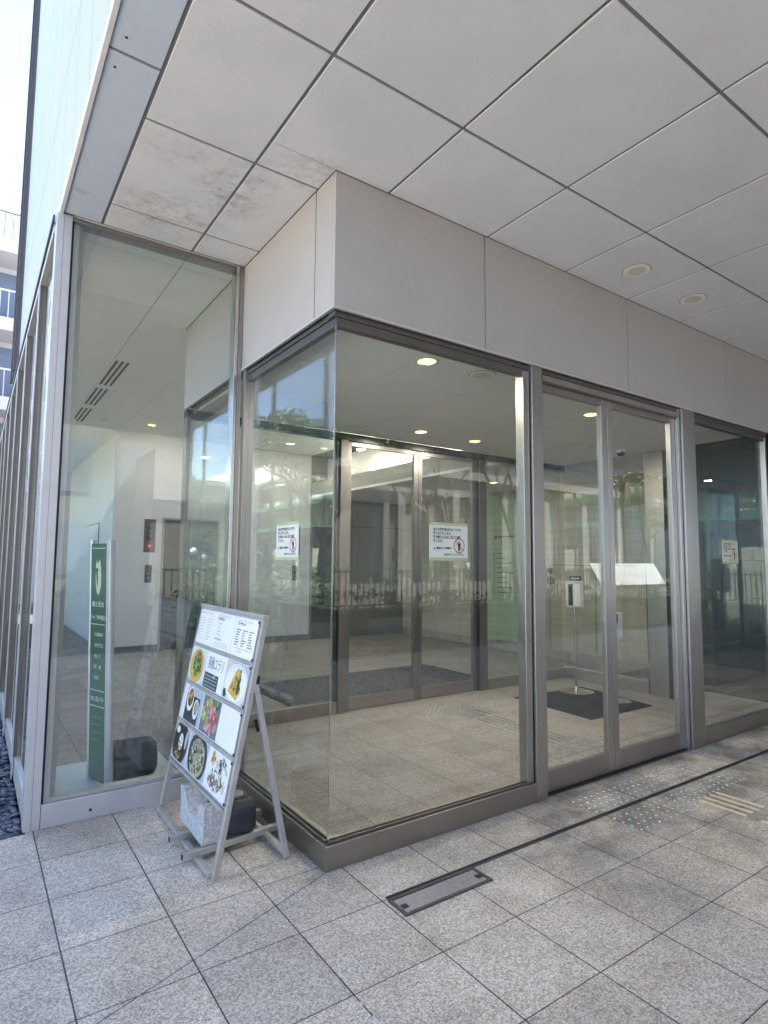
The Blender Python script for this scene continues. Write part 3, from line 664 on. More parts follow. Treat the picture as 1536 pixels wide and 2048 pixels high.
# ------------------------------------------------------------------ ceiling lamps
dl0 = thing('downlight', (0,0,0), '', 'ceiling light')
N = 28
mb = MB(); mb.lathe(0, 0, [(.062,-.004),(.085,-.004),(.085,.004),(.062,.004)], 'lampwhite'); mb.build('trim_ring', dl0)
MB().lathe(0, 0, [(.0, -.0055), (.060,-.0055),(.060,-.001)], 'lit').build('lamp_lens', dl0)
lits = [((.91,.353,ZH-.014),'lit ceiling lamp nearest the glass corner of the vestibule', 9),
        ((2.97,.582,ZH-.014),'lit ceiling lamp just inside the sliding doors', 10),
        ((2.20,2.04,ZH-.014),'lit vestibule lamp above the middle of the inner doors, nearer the corner', 9),
        ((2.96,2.055,ZH-.014),'lit vestibule lamp above the second inner sliding door', 9),
        ((5.15,3.93,2.75),'lit lamp in the low lobby ceiling by the green directory', 12),
        ((2.23,5.77,ZC),'lit lobby ceiling lamp in the nearer row, first seen beside the glass corner', 14),
        ((3.03,5.79,ZC),'lit lobby ceiling lamp in the nearer row, closer to the glowing recess', 14),
        ((3.05,6.87,ZC),'small lit lobby lamp in the far row, over the second lift', 14),
        ((3.75,6.87,ZC),'small lit lobby lamp in the far row, closest to the glowing recess', 14),
        ((.70,6.83,ZC),'lit lamp on the lobby ceiling in front of the first lift', 14)]
for k, (loc, lab, e) in enumerate(lits):
    t = copy_thing(dl0, loc, lab, 'lit round ceiling lamps') if k else dl0
    if k == 0: dl0.location = loc; tag(dl0, lab, group='lit round ceiling lamps')
    L = bpy.data.lights.new('lamp_glow', 'AREA'); L.shape = 'DISK'; L.size = .11; L.energy = e*(.20 if loc[1] < 2.6 else .05); L.color = (1, .91, .79)
    lo = bpy.data.objects.new('lamp_glow', L); COL.objects.link(lo); lo.location = (loc[0], loc[1], loc[2]-.012)
ul0 = thing('downlight', (2.288,-.306,ZC), 'unlit round soffit lamp, the nearer of the two outside', 'ceiling light', 'unlit soffit lamps')
mb = MB().lathe(2.288, -.306, [(.066,ZC-.006),(.092,ZC-.006),(.092,ZC+.001),(.066,ZC+.001)], 'lampglass').lathe(2.288, -.306, [(.0925,ZC-.0012),(.098,ZC-.0012),(.098,ZC+.0005),(.0925,ZC+.0005)], 'void'); mb.build('trim_ring', ul0)
MB().lathe(2.288, -.306, [(.0,ZC-.0075),(.062,ZC-.0075),(.062,ZC-.0062)], 'lampdim').build('lamp_lens', ul0)
copy_thing(ul0, (3.064,-.303,ZC), 'unlit round soffit lamp, the farther of the two outside')
for i, (px, py) in enumerate(((1.41,.349), (4.08,.43), (3.93,1.5), (4.32,1.44))):
    t = copy_thing(ul0, (px, py, ZH-.014), ('unlit vestibule lamp beside the lit one near the corner', 'unlit vestibule lamp over the fixed side pane', 'dim vestibule lamp above the black mat, nearer the doors', 'dim vestibule lamp above the black mat, by the camera dome')[i], 'unlit vestibule lamps')
c = thing('security_camera', (4.66,1.40,ZH-.014), 'dark dome security camera on the vestibule ceiling above the black mat', 'camera')
MB().lathe(4.66, 1.40, [(.055,ZH-.05),(.06,ZH-.014)], 'lampwhite', 24).build('housing', c)
MB().lathe(4.66, 1.40, [(.005,ZH-.098),(.028,ZH-.09),(.044,ZH-.07),(.048,ZH-.051)], 'cctv', 24).build('dome', c, smooth=True)
for k, (y0, y1) in enumerate(((3.94,4.96),(5.14,6.05),(6.28,7.2))):
    t = thing('air_vent', (-.29,(y0+y1)/2,ZC), ('slotted ceiling vent nearest the lobby window', 'middle slotted ceiling vent of the row of three', 'slotted ceiling vent farthest from the window')[k], 'vent', 'slotted vents in the lobby ceiling')
    MB().box(-.375,-.20,y0-.03,y1+.03,ZC-.006,ZC-.001,'soffit_in').build('frame', t)
    for j in range(3): MB().box(-.352+.055*j,-.326+.055*j,y0,y1,ZC-.009,ZC-.0062,'darkslot').build('slot', t)
MB().lathe(.03, 6.85, [(.04,ZC-.02),(.06,ZC-.001)], 'lampwhite', 20).build('smoke_detector', label='small round detector on the lobby ceiling past the vents', cat='smoke detector')

# ------------------------------------------------------------------ lifts and their plates
def lift(x0, x1, label):
    t = thing('elevator', ((x0+x1)/2, YB, 0), label, 'elevator')
    MB().box(x0-.03, x0, YB-.02, YB-.001, 0, 2.21, 'steel').box(x1, x1+.03, YB-.02, YB-.001, 0, 2.21, 'steel').box(x0, x1, YB-.02, YB-.001, 2.18, 2.21, 'steel').build('frame', t)
    xm = (x0+x1)/2
    for a, b in ((x0, xm-.003), (xm+.003, x1)): MB().box(a, b, YB-.008, YB-.001, .005, 2.18, 'elev').build('door_leaf', t)
lift(1.17, 2.08, 'dark steel lift door seen through the lobby window')
lift(3.98, 4.82, 'dark steel lift door beside the wide flush door')
def plates(x, tagtxt):
    t = thing('elevator_indicator', (x, YB, 1.9), 'dark lift indicator plate with a red round label, '+tagtxt, 'indicator')
    MB().box(x-.09, x+.09, YB-.012, YB-.001, 1.63, 2.18, 'elevpanel').build('plate', t, bevel=.002)
    MB().box(x-.05, x+.05, YB-.016, YB-.0125, 1.83, 2.05, 'darkslot').build('display', t)
    for zz in (1.90, 1.98): MB().box(x-.03, x+.03, YB-.018, YB-.0162, zz-.028, zz+.028, 'elevpanel').build('digit', t)
    MB().tube((x, YB-.018, 1.735), (x, YB-.0125, 1.735), .065, 'red', 28).build('red_label', t)
    MB().tube((x, YB-.020, 1.735), (x, YB-.0182, 1.735), .02, 'signwhite', 16).build('white_mark', t)
    t = thing('call_button_plate', (x, YB, 1.27), 'small dark lift call plate with two buttons, '+tagtxt, 'button panel')
    MB().box(x-.055, x+.055, YB-.012, YB-.001, 1.13, 1.42, 'elevpanel').build('plate', t, bevel=.002)
    for zz in (1.21, 1.28): MB().tube((x, YB-.016, zz), (x, YB-.0125, zz), .016, 'steel_b', 16).build('button', t)
plates(.94, 'seen through the lobby window'); plates(3.62, 'seen through the street-side pane')

# directory on the green glass board
t = thing('tenant_directory', (XW, 4.65, 1.3), 'tall green glass tenant directory on the beige lobby wall', 'directory board')
MB().box(XW-.03, XW-.018, 4.22, 5.07, .15, 2.66, 'green_board').build('board', t)
mb = MB(); o = V((XW-.0305, 5.0, 0)); eu, ev = V((0,-1,0)), V((0,0,1))
rr = random.Random(3)
for k in range(9):
    z = 1.66-.085*k
    mb.poly(o+ev*(z-.035), eu, ev, [(0,0),(.10,0),(.10,.005),(0,.005)], 'ink'); mb.poly(o+ev*z, eu, ev, [(.045,-.015),(.06,-.015),(.06,.02),(.045,.02)], 'ink')
    x = .13
    while x < .13+rr.uniform(.12,.5):
        l = rr.uniform(.02,.05); mb.poly(o+ev*z, eu, ev, [(x,0),(x+l,0),(x+l,.018),(x,.018)], 'ink'); x += l+.01
mb.build('lettering', t)
mb = MB(); mb.poly(o+ev*1.95, eu, ev, [(.10+.035*math.cos(a), .035*math.sin(a)) for a in [i*.4488 for i in range(14)]], 'redink')
for k in range(9): mb.poly(o+ev*1.955, eu, ev, [(.17+.04*k,-.01),(.195+.04*k,-.01),(.195+.04*k,.018),(.17+.04*k,.018)], 'ink')
mb.build('heading', t)

# ------------------------------------------------------------------ mats, floor marks
MB().add([(3.50,1.03,.001),(4.53,1.02,.001),(4.70,2.03,.001),(3.57,2.09,.001),(3.50,1.03,.009),(4.53,1.02,.009),(4.70,2.03,.009),(3.57,2.09,.009)],
         [(3,2,1,0),(4,5,6,7),(0,1,5,4),(1,2,6,5),(2,3,7,6),(3,0,4,7)], 'mat').build('floor_mat', label='black rubber mat under the dispenser stand in the vestibule', cat='mat', bevel=.002)
t = thing('grating_mat', (2.7,3.6,0), 'long dark grooved entrance mat set in the lobby floor behind the inner doors', 'mat')
MB().box(1.30, 4.1, 2.98, 4.32, .001, .004, 'mat').build('tray', t)
mb = MB(); y = 3.0
while y < 4.3:
    x = 1.32+random.uniform(0,.1)
    while x < 4.0:
        l = random.uniform(.12,.26); mb.box(x, min(x+l,4.08), y, y+.034, .0042, .009, 'matbar'); x += l+.02
    y += .052
mb.build('tread_strips', t)
def stud_mesh(mb, x, y, key): mb.lathe(x, y, [(.0115,.0005),(.0105,.0035),(.006,.005),(.0,.0054)], key, 10)
st0 = None
def stud_field(x0, x1, y0, y1, label, group, skip=None, px=.062, py=.058):
    global st0
    for i in range(int((x1-x0)/px)+1):
        for j in range(int((y1-y0)/py)+1):
            x, y = x0+i*px, y0+j*py
            if skip and skip(x, y): continue
            if st0 is None:
                mb = MB(); stud_mesh(mb, x, y, 'studm'); st0 = mb.build('tactile_stud', smooth=True, label=label, cat='tactile stud', group=group); continue
            c = st0.copy(); COL.objects.link(c); c.location = (x, y, st0.location.z); c['label'] = label; c['group'] = group
stud_field(1.72, 3.14, -.585, -.10, 'small steel warning stud among those crossing the slot drain outside', 'steel studs across the slot drain', lambda x, y: abs(y+.345) < .03 or (x > 2.38 and y < -.53))
stud_field(1.98, 3.18, .36, .68, 'small steel warning stud among those just inside the sliding doors', 'steel studs inside the sliding doors')
mb = MB()
for i in range(19):
    for j in range(7): stud_mesh(mb, 2.10+.062*i, 1.91+.06*j, 'studm')
mb.build('tactile_studs', kind='stuff', label='steel warning studs on the floor before the inner doors')
def bars(x0, n, dx, segs, label, key, w_=.02, name='tactile_bar'):
    mb = MB()
    for i in range(n):
        for a, b in segs:
            x = x0+i*dx; mb.box(x-w_/2, x+w_/2, a, b, .0008, .0055, key)
    return mb.build(name, label=label, cat='tactile paving', bevel=.002)
for i in range(4):
    MB().box(2.41+.075*i-.011, 2.41+.075*i+.011, -.84, -.55, .0008, .006, 'brass').build('guide_bar', label=('bright brass guide bar outside, nearest the slot drain hatch','brass guide bar outside, second from the hatch side','brass guide bar outside, third from the hatch side','brass guide bar outside, farthest from the hatch')[i], cat='tactile bar', group='brass guide bars outside the doors', bevel=.002)
bars(2.41, 4, .075, [(-1.21,-.92),(-1.58,-1.29)], 'dull brass guide bars leading away from the doors', 'brass', .022, 'guide_strip')
bars(2.60, 4, .075, [(.74+.32*i, 1.02+.32*i) for i in range(4)], 'steel guide bars crossing the vestibule floor', 'steel_b', .02, 'guide_strip')
bars(1.5, 4, .075, [(4.4+.32*i, 4.68+.32*i) for i in range(4)], 'steel guide bars on the lobby floor beyond the grooved mat', 'steel_b', .02, 'guide_strip')
MB().box(.12, XE, -.360, -.352, .0006, .0045, 'iron').box(.12, XE, -.341, -.333, .0006, .0045, 'iron').box(.12, XE, -.3518, -.3412, .0004, .0012, 'black').build('slot_drain', label='long dark slot drain running along the paving before the doors', cat='drain')
t = thing('floor_hatch', (.37,-.43,0), 'narrow rectangular floor hatch at the end of the slot drain', 'hatch')
MB().box(.112,.628,-.500,-.484,.0006,.006,'iron').box(.112,.628,-.373,-.3635,.0006,.006,'iron').box(.112,.128,-.484,-.375,.0006,.006,'iron').box(.612,.628,-.484,-.375,.0006,.006,'iron').build('frame', t)
MB().box(.131,.609,-.481,-.378,.0006,.004,'lid').build('lid', t)
for x in (.135,.575):
    MB().box(x, x+.03, -.455, -.425, .0042, .006, 'darkslot').build('lifting_eye', t)

# ------------------------------------------------------------------ stands on the black mat
t = thing('dispenser_stand', (4.40,1.887,.009), 'tall chromed pole stand with a wall-box dispenser on the black mat', 'stand')
MB().lathe(4.40, 1.887, [(.19,.010),(.19,.016),(.16,.024),(.06,.04),(.02,.06),(.018,.075)], 'steel_b', 40).build('base', t, smooth=True)
MB().tube((4.40,1.887,.07), (4.40,1.887,1.0), .0125, 'steel_p').tube((4.40,1.887,.075),(4.40,1.887,.10),.019,'steel_b').build('pole', t, smooth=True)
ex = V((.84,-.54,0)); ey = V((.54,.84,0)); o = V((4.40,1.887,0))
hd = MB().obox(o-ex*.10-ey*.03+V((0,0,.98)), ex*.2, ey*.06, V((0,0,.31)), 'sanit').build('dispenser_box', t, bevel=.008)
MB().obox(o-ex*.085-ey*.034+V((0,0,1.01)), ex*.05, ey*.004, V((0,0,.25)), 'darkslot').build('side_window', hd)
MB().obox(o-ex*.02-ey*.036+V((0,0,1.0)), ex*.075, ey*.006, V((0,0,.26)), 'paper').build('paper_insert', hd, bevel=.002)
MB().obox(o-ex*.06-ey*.01+V((0,0,1.30)), ex*.14, ey*.006, V((0,0,.05)), 'darkslot').build('top_plate', t)
mb = MB(); 
for k in range(6): mb.obox(o+ex*(-.045+.018*k)-ey*.0115+V((0,0,1.315)), ex*.012, ey*.001, V((0,0,.018)), 'signwhite')
mb.build('plate_lettering', t)
t = thing('short_stand', (4.38,1.34,.009), 'second stand half hidden by the door stiles, on the near edge of the mat', 'stand')
MB().lathe(4.38, 1.34, [(.15,.010),(.15,.015),(.12,.024),(.03,.034)], 'steel_b', 40).build('base', t, smooth=True)
MB().tube((4.38,1.34,.03), (4.38,1.34,.95), .0125, 'steel_p').build('pole', t, smooth=True)
MB().obox(V((4.30,1.33,.70)), ex*.12, ey*.04, V((0,0,.27)), 'sanit').build('device', t, bevel=.004)
MB().obox(V((4.31,1.32,.86))+ex*.0, ex*.05, -ey*.004, V((0,0,.09)), 'darkslot').build('screen', t)

# ------------------------------------------------------------------ green sign tower in the lobby window
t = thing('sign_tower', (-.72,1.83,0), 'narrow green sign tower between aluminium poles inside the lobby window', 'sign')
p0, p1 = V((-.905,2.47,0)), V((-.655,1.72,0))
p0, p1 = V((-.752,1.925,0)), V((-.686,1.735,0))
def LV(h): return V((-.032*h,0,h))
e = (p1-p0); Ls = e.length; e.normalize(); n = V((e.y,-e.x,0))
if n.x > 0: n = -n
MB().obox(p0+V((0,0,.03)), e*Ls, -n*.03, LV(1.58), 'signgreen').build('panel', t, bevel=.001)
for q, sx_ in ((p0, -.012), (p1, .03)):
    b_ = q-n*.018+e*sx_
    MB().tube(b_+V((0,0,.012)), b_+LV(1.62)+V((0,0,.015)), .022, 'alu').build('pole', t, smooth=True)
MB().obox(p1+e*.003+n*.004+V((0,0,.02)), V((.036,-.010,0)), V((.012,.045,0)), LV(1.605), 'alu').build('edge_profile', t, bevel=.006)
MB().box(-1.0,-.20,1.60,2.35,.001,.012,'plate').build('base_plate', t, bevel=.002)
mb = MB(); eu = e if e.cross(V((0,0,1))).dot(n) > 0 else -e
oo = (p0 if eu.dot(e) > 0 else p1)+n*.001
ev = LV(1.0); W_ = Ls
def line(z, a=.06, b=.94, h=.006): mb.poly(oo+ev*z, eu, ev, [(a*W_,0),(b*W_,0),(b*W_,h),(a*W_,h)], 'signwhite')
line(1.575); line(1.06); line(.62); line(.515)
mb.text(oo+eu*W_*.5+ev*1.185, eu, ev, '富士見台', .038, 'signwhite', center=True, bold=.001)
mb.text(oo+eu*W_*.5+ev*1.095, eu, ev, 'チャフ整骨院', .036, 'signwhite', center=True, bold=.001, sx=.95)
for k, s in enumerate(('・交通事故', '・骨盤矯正', '・肩こり', '・腰　痛', '・鍼灸')): mb.text(oo+eu*W_*.2+ev*(.985-.072*k), eu, ev, s, .026, 'signwhite', bold=.0006)
mb.text(oo+eu*W_*.5+ev*.553, eu, ev, 'TEL 受付中', .034, 'signwhite', center=True, bold=.001)
for k in range(4): mb.poly(oo+ev*(.44-.05*k), eu, ev, [(.18*W_,0),((.82-.1*(k%2))*W_,0),((.82-.1*(k%2))*W_,.012),(.18*W_,.012)], 'signghost')
mb.build('lettering', t)
mb = MB()   # cream brush-stroke flame over pale ghost rings
c = oo+eu*W_*.5+ev*1.385
outer = [(-.02,.115),(-.012,.085),(.0,.095),(.02,.118),(.03,.07),(.038,.0),(.034,-.06),(.018,-.105),(.0,-.125),(-.02,-.105),(-.034,-.05),(-.036,.0),(-.03,.03),(-.026,-.02),(-.018,-.065),(-.008,-.06),(-.004,-.01),(-.006,.04),(.006,.05),(-.012,.06),(-.03,.055),(-.034,.08)]
mb.poly(c, eu, ev, outer, 'signcream', .0008)
for (cz, rx, rz) in ((1.50,.030,.05),(1.30,.05,.05)):
    ctr = oo+eu*W_*.5+ev*cz; N = 24
    vs = [ctr+eu*math.cos(2*math.pi*k/N)*rx*s_+ev*math.sin(2*math.pi*k/N)*rz*s_+n*.0004 for k in range(N) for s_ in (.9, 1)]
    mb.add(vs, [(2*k, 2*k+1, (2*k+3) % (2*N), (2*k+2) % (2*N)) for k in range(N)], 'signghost')
mb.build('emblem', t)
def rock(name, prof, x0, x1, label, cat, key, ax='x', jitter=.004, bev=.012):
    mb = MB(); segs = 6; m = len(prof); rg = random.Random(5)
    vs = []
    for i in range(segs+1):
        a = x0+(x1-x0)*i/segs; s = .94 if i in (0, segs) else 1
        cy = sum(p[0] for p in prof)/m; cz = sum(p[1] for p in prof)/m
        for (p, q) in prof:
            vs.append((a+rg.uniform(-jitter,jitter), cy+(p-cy)*s+rg.uniform(-jitter,jitter), max(.012, cz+(q-cz)*s+rg.uniform(-jitter,jitter))))
    fs = [(i*m+k, i*m+(k+1) % m, (i+1)*m+(k+1) % m, (i+1)*m+k) for i in range(segs) for k in range(m)]
    fs += [tuple(reversed(range(m))), tuple(segs*m+k for k in range(m))]
    mb.add(vs, fs, key); return mb.build(name, label=label, cat=cat, bevel=bev)
rock('sign_weight', [(1.80,.013),(1.97,.013),(2.03,.09),(2.03,.16),(1.97,.24),(1.80,.24),(1.74,.16),(1.74,.08)], -.62, -.345, 'dark faceted weight sitting on the sign tower base plate', 'weight', 'darkstone')

# ------------------------------------------------------------------ menu board stand
A = thing('menu_board_stand', (-.3,.72,0), 'tilted aluminium stand holding rows of menus and food photographs', 'menu board')
rowv_ = [.31+(1.225-.31)*k/4 for k in range(5)]
Y0, Y1 = 1.212, .227; Wb = Y0-Y1; XF = -.475; a_ = math.radians(10.5)
eu = V((0,-1,0)); ev = V((math.sin(a_),0,math.cos(a_))); nn = V((-math.cos(a_),0,math.sin(a_)))
O = V((XF, Y0, 0))
def pt(u, v, h=0): return O+eu*u+ev*v+nn*h
zb, zt = .31, 1.225
for u in (.0, Wb-.028):
    MB().obox(pt(u,.0,-.028), eu*.028, ev*(zt), nn*.028, 'aframe').build('front_leg', A, bevel=.003)
MB().obox(pt(.0,zt,-.030), eu*Wb, ev*.022, nn*.034, 'aframe').build('top_rail', A, bevel=.003)
MB().obox(pt(.0285,zb,-.016), eu*(Wb-.057), ev*(zt-zb-.001), nn*.012, 'alu').build('back_panel', A)
MB().obox(pt(.0285,zb-.018,-.02), eu*(Wb-.057), ev*.017, nn*.03, 'aframe').build('bottom_rail', A, bevel=.002)
MB().box(XF-.014, XF+.014, Y1+.029, Y0-.029, .004, .03, 'aframe').build('floor_rail', A, bevel=.002)
xr = -.09
for yy in (Y0-.03, Y1+.002):
    top = V((-.285, yy+.014, .90)); bot = V((xr, yy+.014, .004))
    MB().bar(bot, top, .028, .028, 'aframe', up=(0,1,0)).build('rear_leg', A, bevel=.003)
MB().box(xr-.02, xr+.004, Y1+.031, Y0-.031, .02, .044, 'aframe').build('rear_rail', A, bevel=.002)
for yy, dy in ((.70,.035), (.475,.03)):
    MB().bar((-.555, yy-.03, .046), (-.02, yy+dy, .046), .032, .032, 'aframe').build('ballast_rail', A, bevel=.003)
    MB().bar((-.556, yy-.0301, .046), (-.5545, yy-.03, .046), .026, .026, 'darkslot').build('tube_opening', A)
for yy in (Y0-.035, Y1+.001): MB().box(-.30,-.262,yy,yy+.034,.885,.925,'black').build('hinge_bracket', A, bevel=.002)
for k in (0,1,2,3):
    for dv in (.014, rowv_[k+1]-rowv_[k]-.026):
        MB().obox(pt(Wb-.041,rowv_[k]+dv,.0035), eu*.013, ev*.012, nn*.0035, 'iron').build('corner_clip', A)
for u in (.014, Wb-.014):
    for v in (.05, .33, .77, 1.19): MB().tube(pt(u,v,0), pt(u,v,.0025), .0055, 'steel_b', 12).build('screw', A)
MB().tube((-.26,Y1+.05,.70),(-.245,Y1+.05,.64),.008,'black').build('rubber_strap', A)
# rows of cards
fc = {}
def fm(name, c, var=.35, sc=60):
    if name not in M: M[name] = simple(name, c, .35, 0, var, sc)
    return name
fm('f_plate',(.72,.78,.82),.08); fm('f_slate',(.05,.06,.065),.2); fm('f_green',(.05,.16,.03)); fm('f_yellow',(.75,.50,.10)); fm('f_orange',(.72,.26,.04)); fm('f_red',(.68,.10,.10)); fm('f_pink',(.80,.24,.26))
fm('f_brown',(.22,.11,.05)); fm('f_cream',(.75,.68,.50)); fm('f_white',(.90,.90,.88),.08); fm('f_grey',(.22,.24,.25)); fm('f_lgrey',(.50,.56,.60),.15); fm('f_lime',(.35,.55,.15)); fm('f_dark',(.03,.028,.025)); fm('f_herb',(.03,.09,.03)); fm('f_tan',(.45,.32,.18)); fm('f_noodle',(.50,.47,.30),.3)
RG = random.Random(11)
CL = [0, 9, 0, 9]
def ell(mb, cu, cv, ru, rv, key, lay, n=26, rough=0, rot=0):
    pts = []
    for k in range(n):
        t_ = 2*math.pi*k/n; q = 1+RG.uniform(-rough, rough); x, y = ru*math.cos(t_)*q, rv*math.sin(t_)*q
        pts.append((min(CL[1], max(CL[0], cu+x*math.cos(rot)-y*math.sin(rot))), min(CL[3], max(CL[2], cv+x*math.sin(rot)+y*math.cos(rot)))))
    if max(p[0] for p in pts)-min(p[0] for p in pts) < 1e-4 or max(p[1] for p in pts)-min(p[1] for p in pts) < 1e-4: return
    mb.poly(O+nn*(lay*.00035), eu, ev, pts, key, .0003)
def rect(mb, u0, u1, v0, v1, key, lay, th=.0003): mb.poly(O+nn*(lay*.00035), eu, ev, [(u0,v0),(u1,v0),(u1,v1),(u0,v1)], key, th)
def bits(mb, cu, cv, ru, rv, keys, n, size, lay):
    for k in range(n):
        t_ = RG.uniform(0, 6.283); r = math.sqrt(RG.random())
        s = size*RG.uniform(.5, 1.4)
        ell(mb, cu+ru*r*math.cos(t_), cv+rv*r*math.sin(t_), s, s*RG.uniform(.3, .9), RG.choice(keys), lay+k*.12, 8, .25, RG.uniform(0, 3.14))
rowv = [zb+(zt-zb)*k/4 for k in range(5)]
for k in range(1, 4):
    MB().obox(pt(.02,rowv[k]-.011,-.003), eu*(Wb-.04), ev*.020, nn*.010, 'aframe').build('row_rail', A, bevel=.002)
for k in (0,1,2,3): MB().obox(pt(Wb-.040,rowv[k]+.013,-.003), eu*.008, ev*(rowv[k+1]-rowv[k]-.027), nn*.006, 'aframe').build('side_bead', A)
def card(u0, u1, row, base, fn=None, label=None, head=True):
    v0, v1 = rowv[row]+.012, rowv[row+1]-.012
    mb = MB().obox(pt(u0, v0, -.0035), eu*(u1-u0), ev*(v1-v0), nn*.0035, 'white_card')
    if base: rect(mb, u0+.004, u1-.004, v0+.004, v1-.004, base, .5)
    CL[:] = [u0+.003, u1-.003, v0+.003, v1-.003]
    if fn: fn(mb, u0, u1, v0, v1)
    mb.build('menu_card', A, label=label)
def textlines(mode):
    def fn(mb, u0, u1, v0, v1):
        W = u1-u0; H = v1-v0; N = O+nn*.0006
        mb.text(pt(u0+W*.12, v1-H*.11, .0004), eu, ev, 'やさしいイタリアンごはん', .0165, 'f_grey', sx=.98 if W > .29 else .9)
        if mode != 0: mb.text(pt(u0+W*.12, v1-H*.20, .0004), eu, ev, 'ランチセット', .019, 'ink', bold=.0008)
        if mode == 0:
            for k in range(8):
                for q in (0, 1):
                    x = u0+W*(.12+.44*q); l = RG.uniform(.07,.10); rect(mb, x, x+l, v1-H*(.25+.085*k), v1-H*(.25+.085*k)+.004, 'f_lgrey', 1)
        if mode == 1:
            for k, s in enumerate(('・サラダ','・スープ','・パスタ','・コーヒー')): mb.text(pt(u0+W*.14, v1-H*(.34+.10*k), .0004), eu, ev, s, .015, 'ink')
            mb.text(pt(u0+W*.12, v1-H*.76, .0004), eu, ev, 'ディナーセット', .016, 'ink', bold=.0006)
            for k in range(3): rect(mb, u0+W*.15, u1-W*.15, v1-H*(.83+.05*k), v1-H*(.83+.05*k)+.0025, 'f_lgrey', 1)
        if mode == 2:
            for k in range(7):
                for q in range(3):
                    x = u0+W*(.10+.29*q); l = RG.uniform(.03,.07); rect(mb, x, x+l, v1-H*(.34+.065*k), v1-H*(.34+.065*k)+.006, 'f_grey', 1)
            rect(mb, u0+W*.1, u1-W*.1, v1-H*.80, v1-H*.80+.002, 'f_grey', 1)
            mb.text(pt(u0+W*.28, v1-H*.90, .0004), eu, ev, '平日 ご予約', .012, 'f_grey')
    return fn
E0, E1, E2, E3 = .012, .315, .630, .943
card(E0, E1-.003, 3, None, textlines(0), 'faded text menu at the top of the board, farthest from the glass corner')
card(E1, E2-.006, 3, None, textlines(1), 'text menu in the middle of the top row')
card(E2, E3, 3, None, textlines(2), 'text menu with columns, at the end of the top row')
def soup(mb, u0, u1, v0, v1):
    cu, cv = u0+.15, (v0+v1)/2
    ell(mb, cu, cv+.01, .19, .125, 'f_plate', 1); ell(mb, cu-.01, cv-.005, .122, .100, 'f_yellow', 2, 26, .03)
    bits(mb, cu, cv-.0, .09, .065, ['f_yellow','f_orange','f_cream','f_tan'], 40, .014, 3); bits(mb, cu, cv, .07, .06, ['f_green','f_herb','f_lime'], 60, .014, 8); bits(mb, cu, cv+.06, .03, .02, ['f_brown','f_tan'], 10, .012, 13)
def title(mb, u0, u1, v0, v1):
    mb.text(pt(u0+.035, v1-.088, .0004), eu, ev, '春秋ユラリ', .078, 'f_grey', bold=.0002, sx=.66)
    rect(mb, u0+.005, u0+.235, v0+.004, v0+.088, 'f_slate', 1)
    for k in range(4):
        for q in range(7): rect(mb, u0+.02+q*.029, u0+.042+q*.029, v0+.014+k*.018, v0+.020+k*.018, 'f_lgrey', 2)
    mb.poly(pt(u0+.14, v0+.09, .0008), eu, ev, [(0,0),(.02,-.018),(.03,-.006),(.05,0),(.03,-.014),(.02,-.026)], 'f_white')
def omelet(mb, u0, u1, v0, v1):
    cu, cv = (u0+u1)/2+.01, (v0+v1)/2
    ell(mb, u0+.055, v1-.035, .06, .028, 'f_cream', 1); rect(mb, u0+.13, u1-.01, v1-.035, v1-.006, 'f_lgrey', 1)
    ell(mb, cu, cv-.012, .165, .105, 'f_plate', 2.5); ell(mb, cu, cv-.012, .14, .085, 'f_white', 3.5)
    pts = [(cu-.08,cv-.04),(cu-.085,cv-.06),(cu+.04,cv-.085),(cu+.075,cv-.04),(cu+.03,cv+.065),(cu+.0,cv+.075),(cu-.025,cv+.05)]
    mb.poly(O+nn*.0016, eu, ev, pts, 'f_yellow', .0003)
    bits(mb, cu-.005, cv-.01, .045, .04, ['f_orange','f_yellow','f_brown','f_cream'], 40, .011, 5); bits(mb, cu+.045, cv+.015, .02, .055, ['f_green','f_herb'], 22, .012, 10); bits(mb, u0+.04, v0+.03, .02, .018, ['f_herb'], 8, .012, 6)
card(E0, E1-.012, 2, 'f_lgrey', soup, 'photograph of a round dish topped with green leaves')
card(E1-.01, E2-.004, 2, None, title, 'white card with large handwritten characters over a dark panel')
card(E2, E3, 2, 'f_lgrey', omelet, 'photograph of a folded yellow omelette on a white plate')
def bowls(mb, u0, u1, v0, v1):
    rect(mb, u0+.004, u1-.05, v0+.004, v1-.05, 'f_slate', 1)
    ell(mb, u0+.075, v1-.075, .058, .07, 'f_white', 2); ell(mb, u0+.078, v1-.066, .045, .052, 'f_brown', 3); bits(mb, u0+.078, v1-.066, .035, .04, ['f_orange','f_yellow','f_green','f_red','f_herb'], 34, .012, 4)
    ell(mb, u0+.195, v1-.115, .045, .055, 'f_white', 2); ell(mb, u0+.197, v1-.108, .034, .040, 'f_noodle', 3); bits(mb, u0+.197, v1-.108, .026, .03, ['f_tan','f_grey','f_noodle'], 16, .008, 4)
def slices(mb, u0, u1, v0, v1):
    cu, cv = (u0+u1)/2, (v0+v1)/2
    bits(mb, cu, cv, .12, .09, ['f_grey','f_tan','f_cream','f_lgrey'], 60, .018, 1)
    for (a, b, r, k) in ((.02,.03,.040,'f_pink'),(-.06,.06,.028,'f_orange'),(.07,.0,.034,'f_red'),(-.09,-.01,.036,'f_lime'),(.03,-.055,.038,'f_pink'),(-.03,-.05,.022,'f_orange'),(.09,.07,.026,'f_green'),(-.02,.075,.03,'f_lime')):
        ell(mb, cu+a, cv+b, r, r*.8, k, 9, 16, .12); bits(mb, cu+a, cv+b, r*.6, r*.5, [k,'f_cream'], 8, r*.25, 10)
card(E0, .088, 1, None, None, 'narrow blank white card at the start of the third row')
card(.090, .385, 1, 'f_lgrey', bowls, 'photograph of two white bowls on a dark tray')
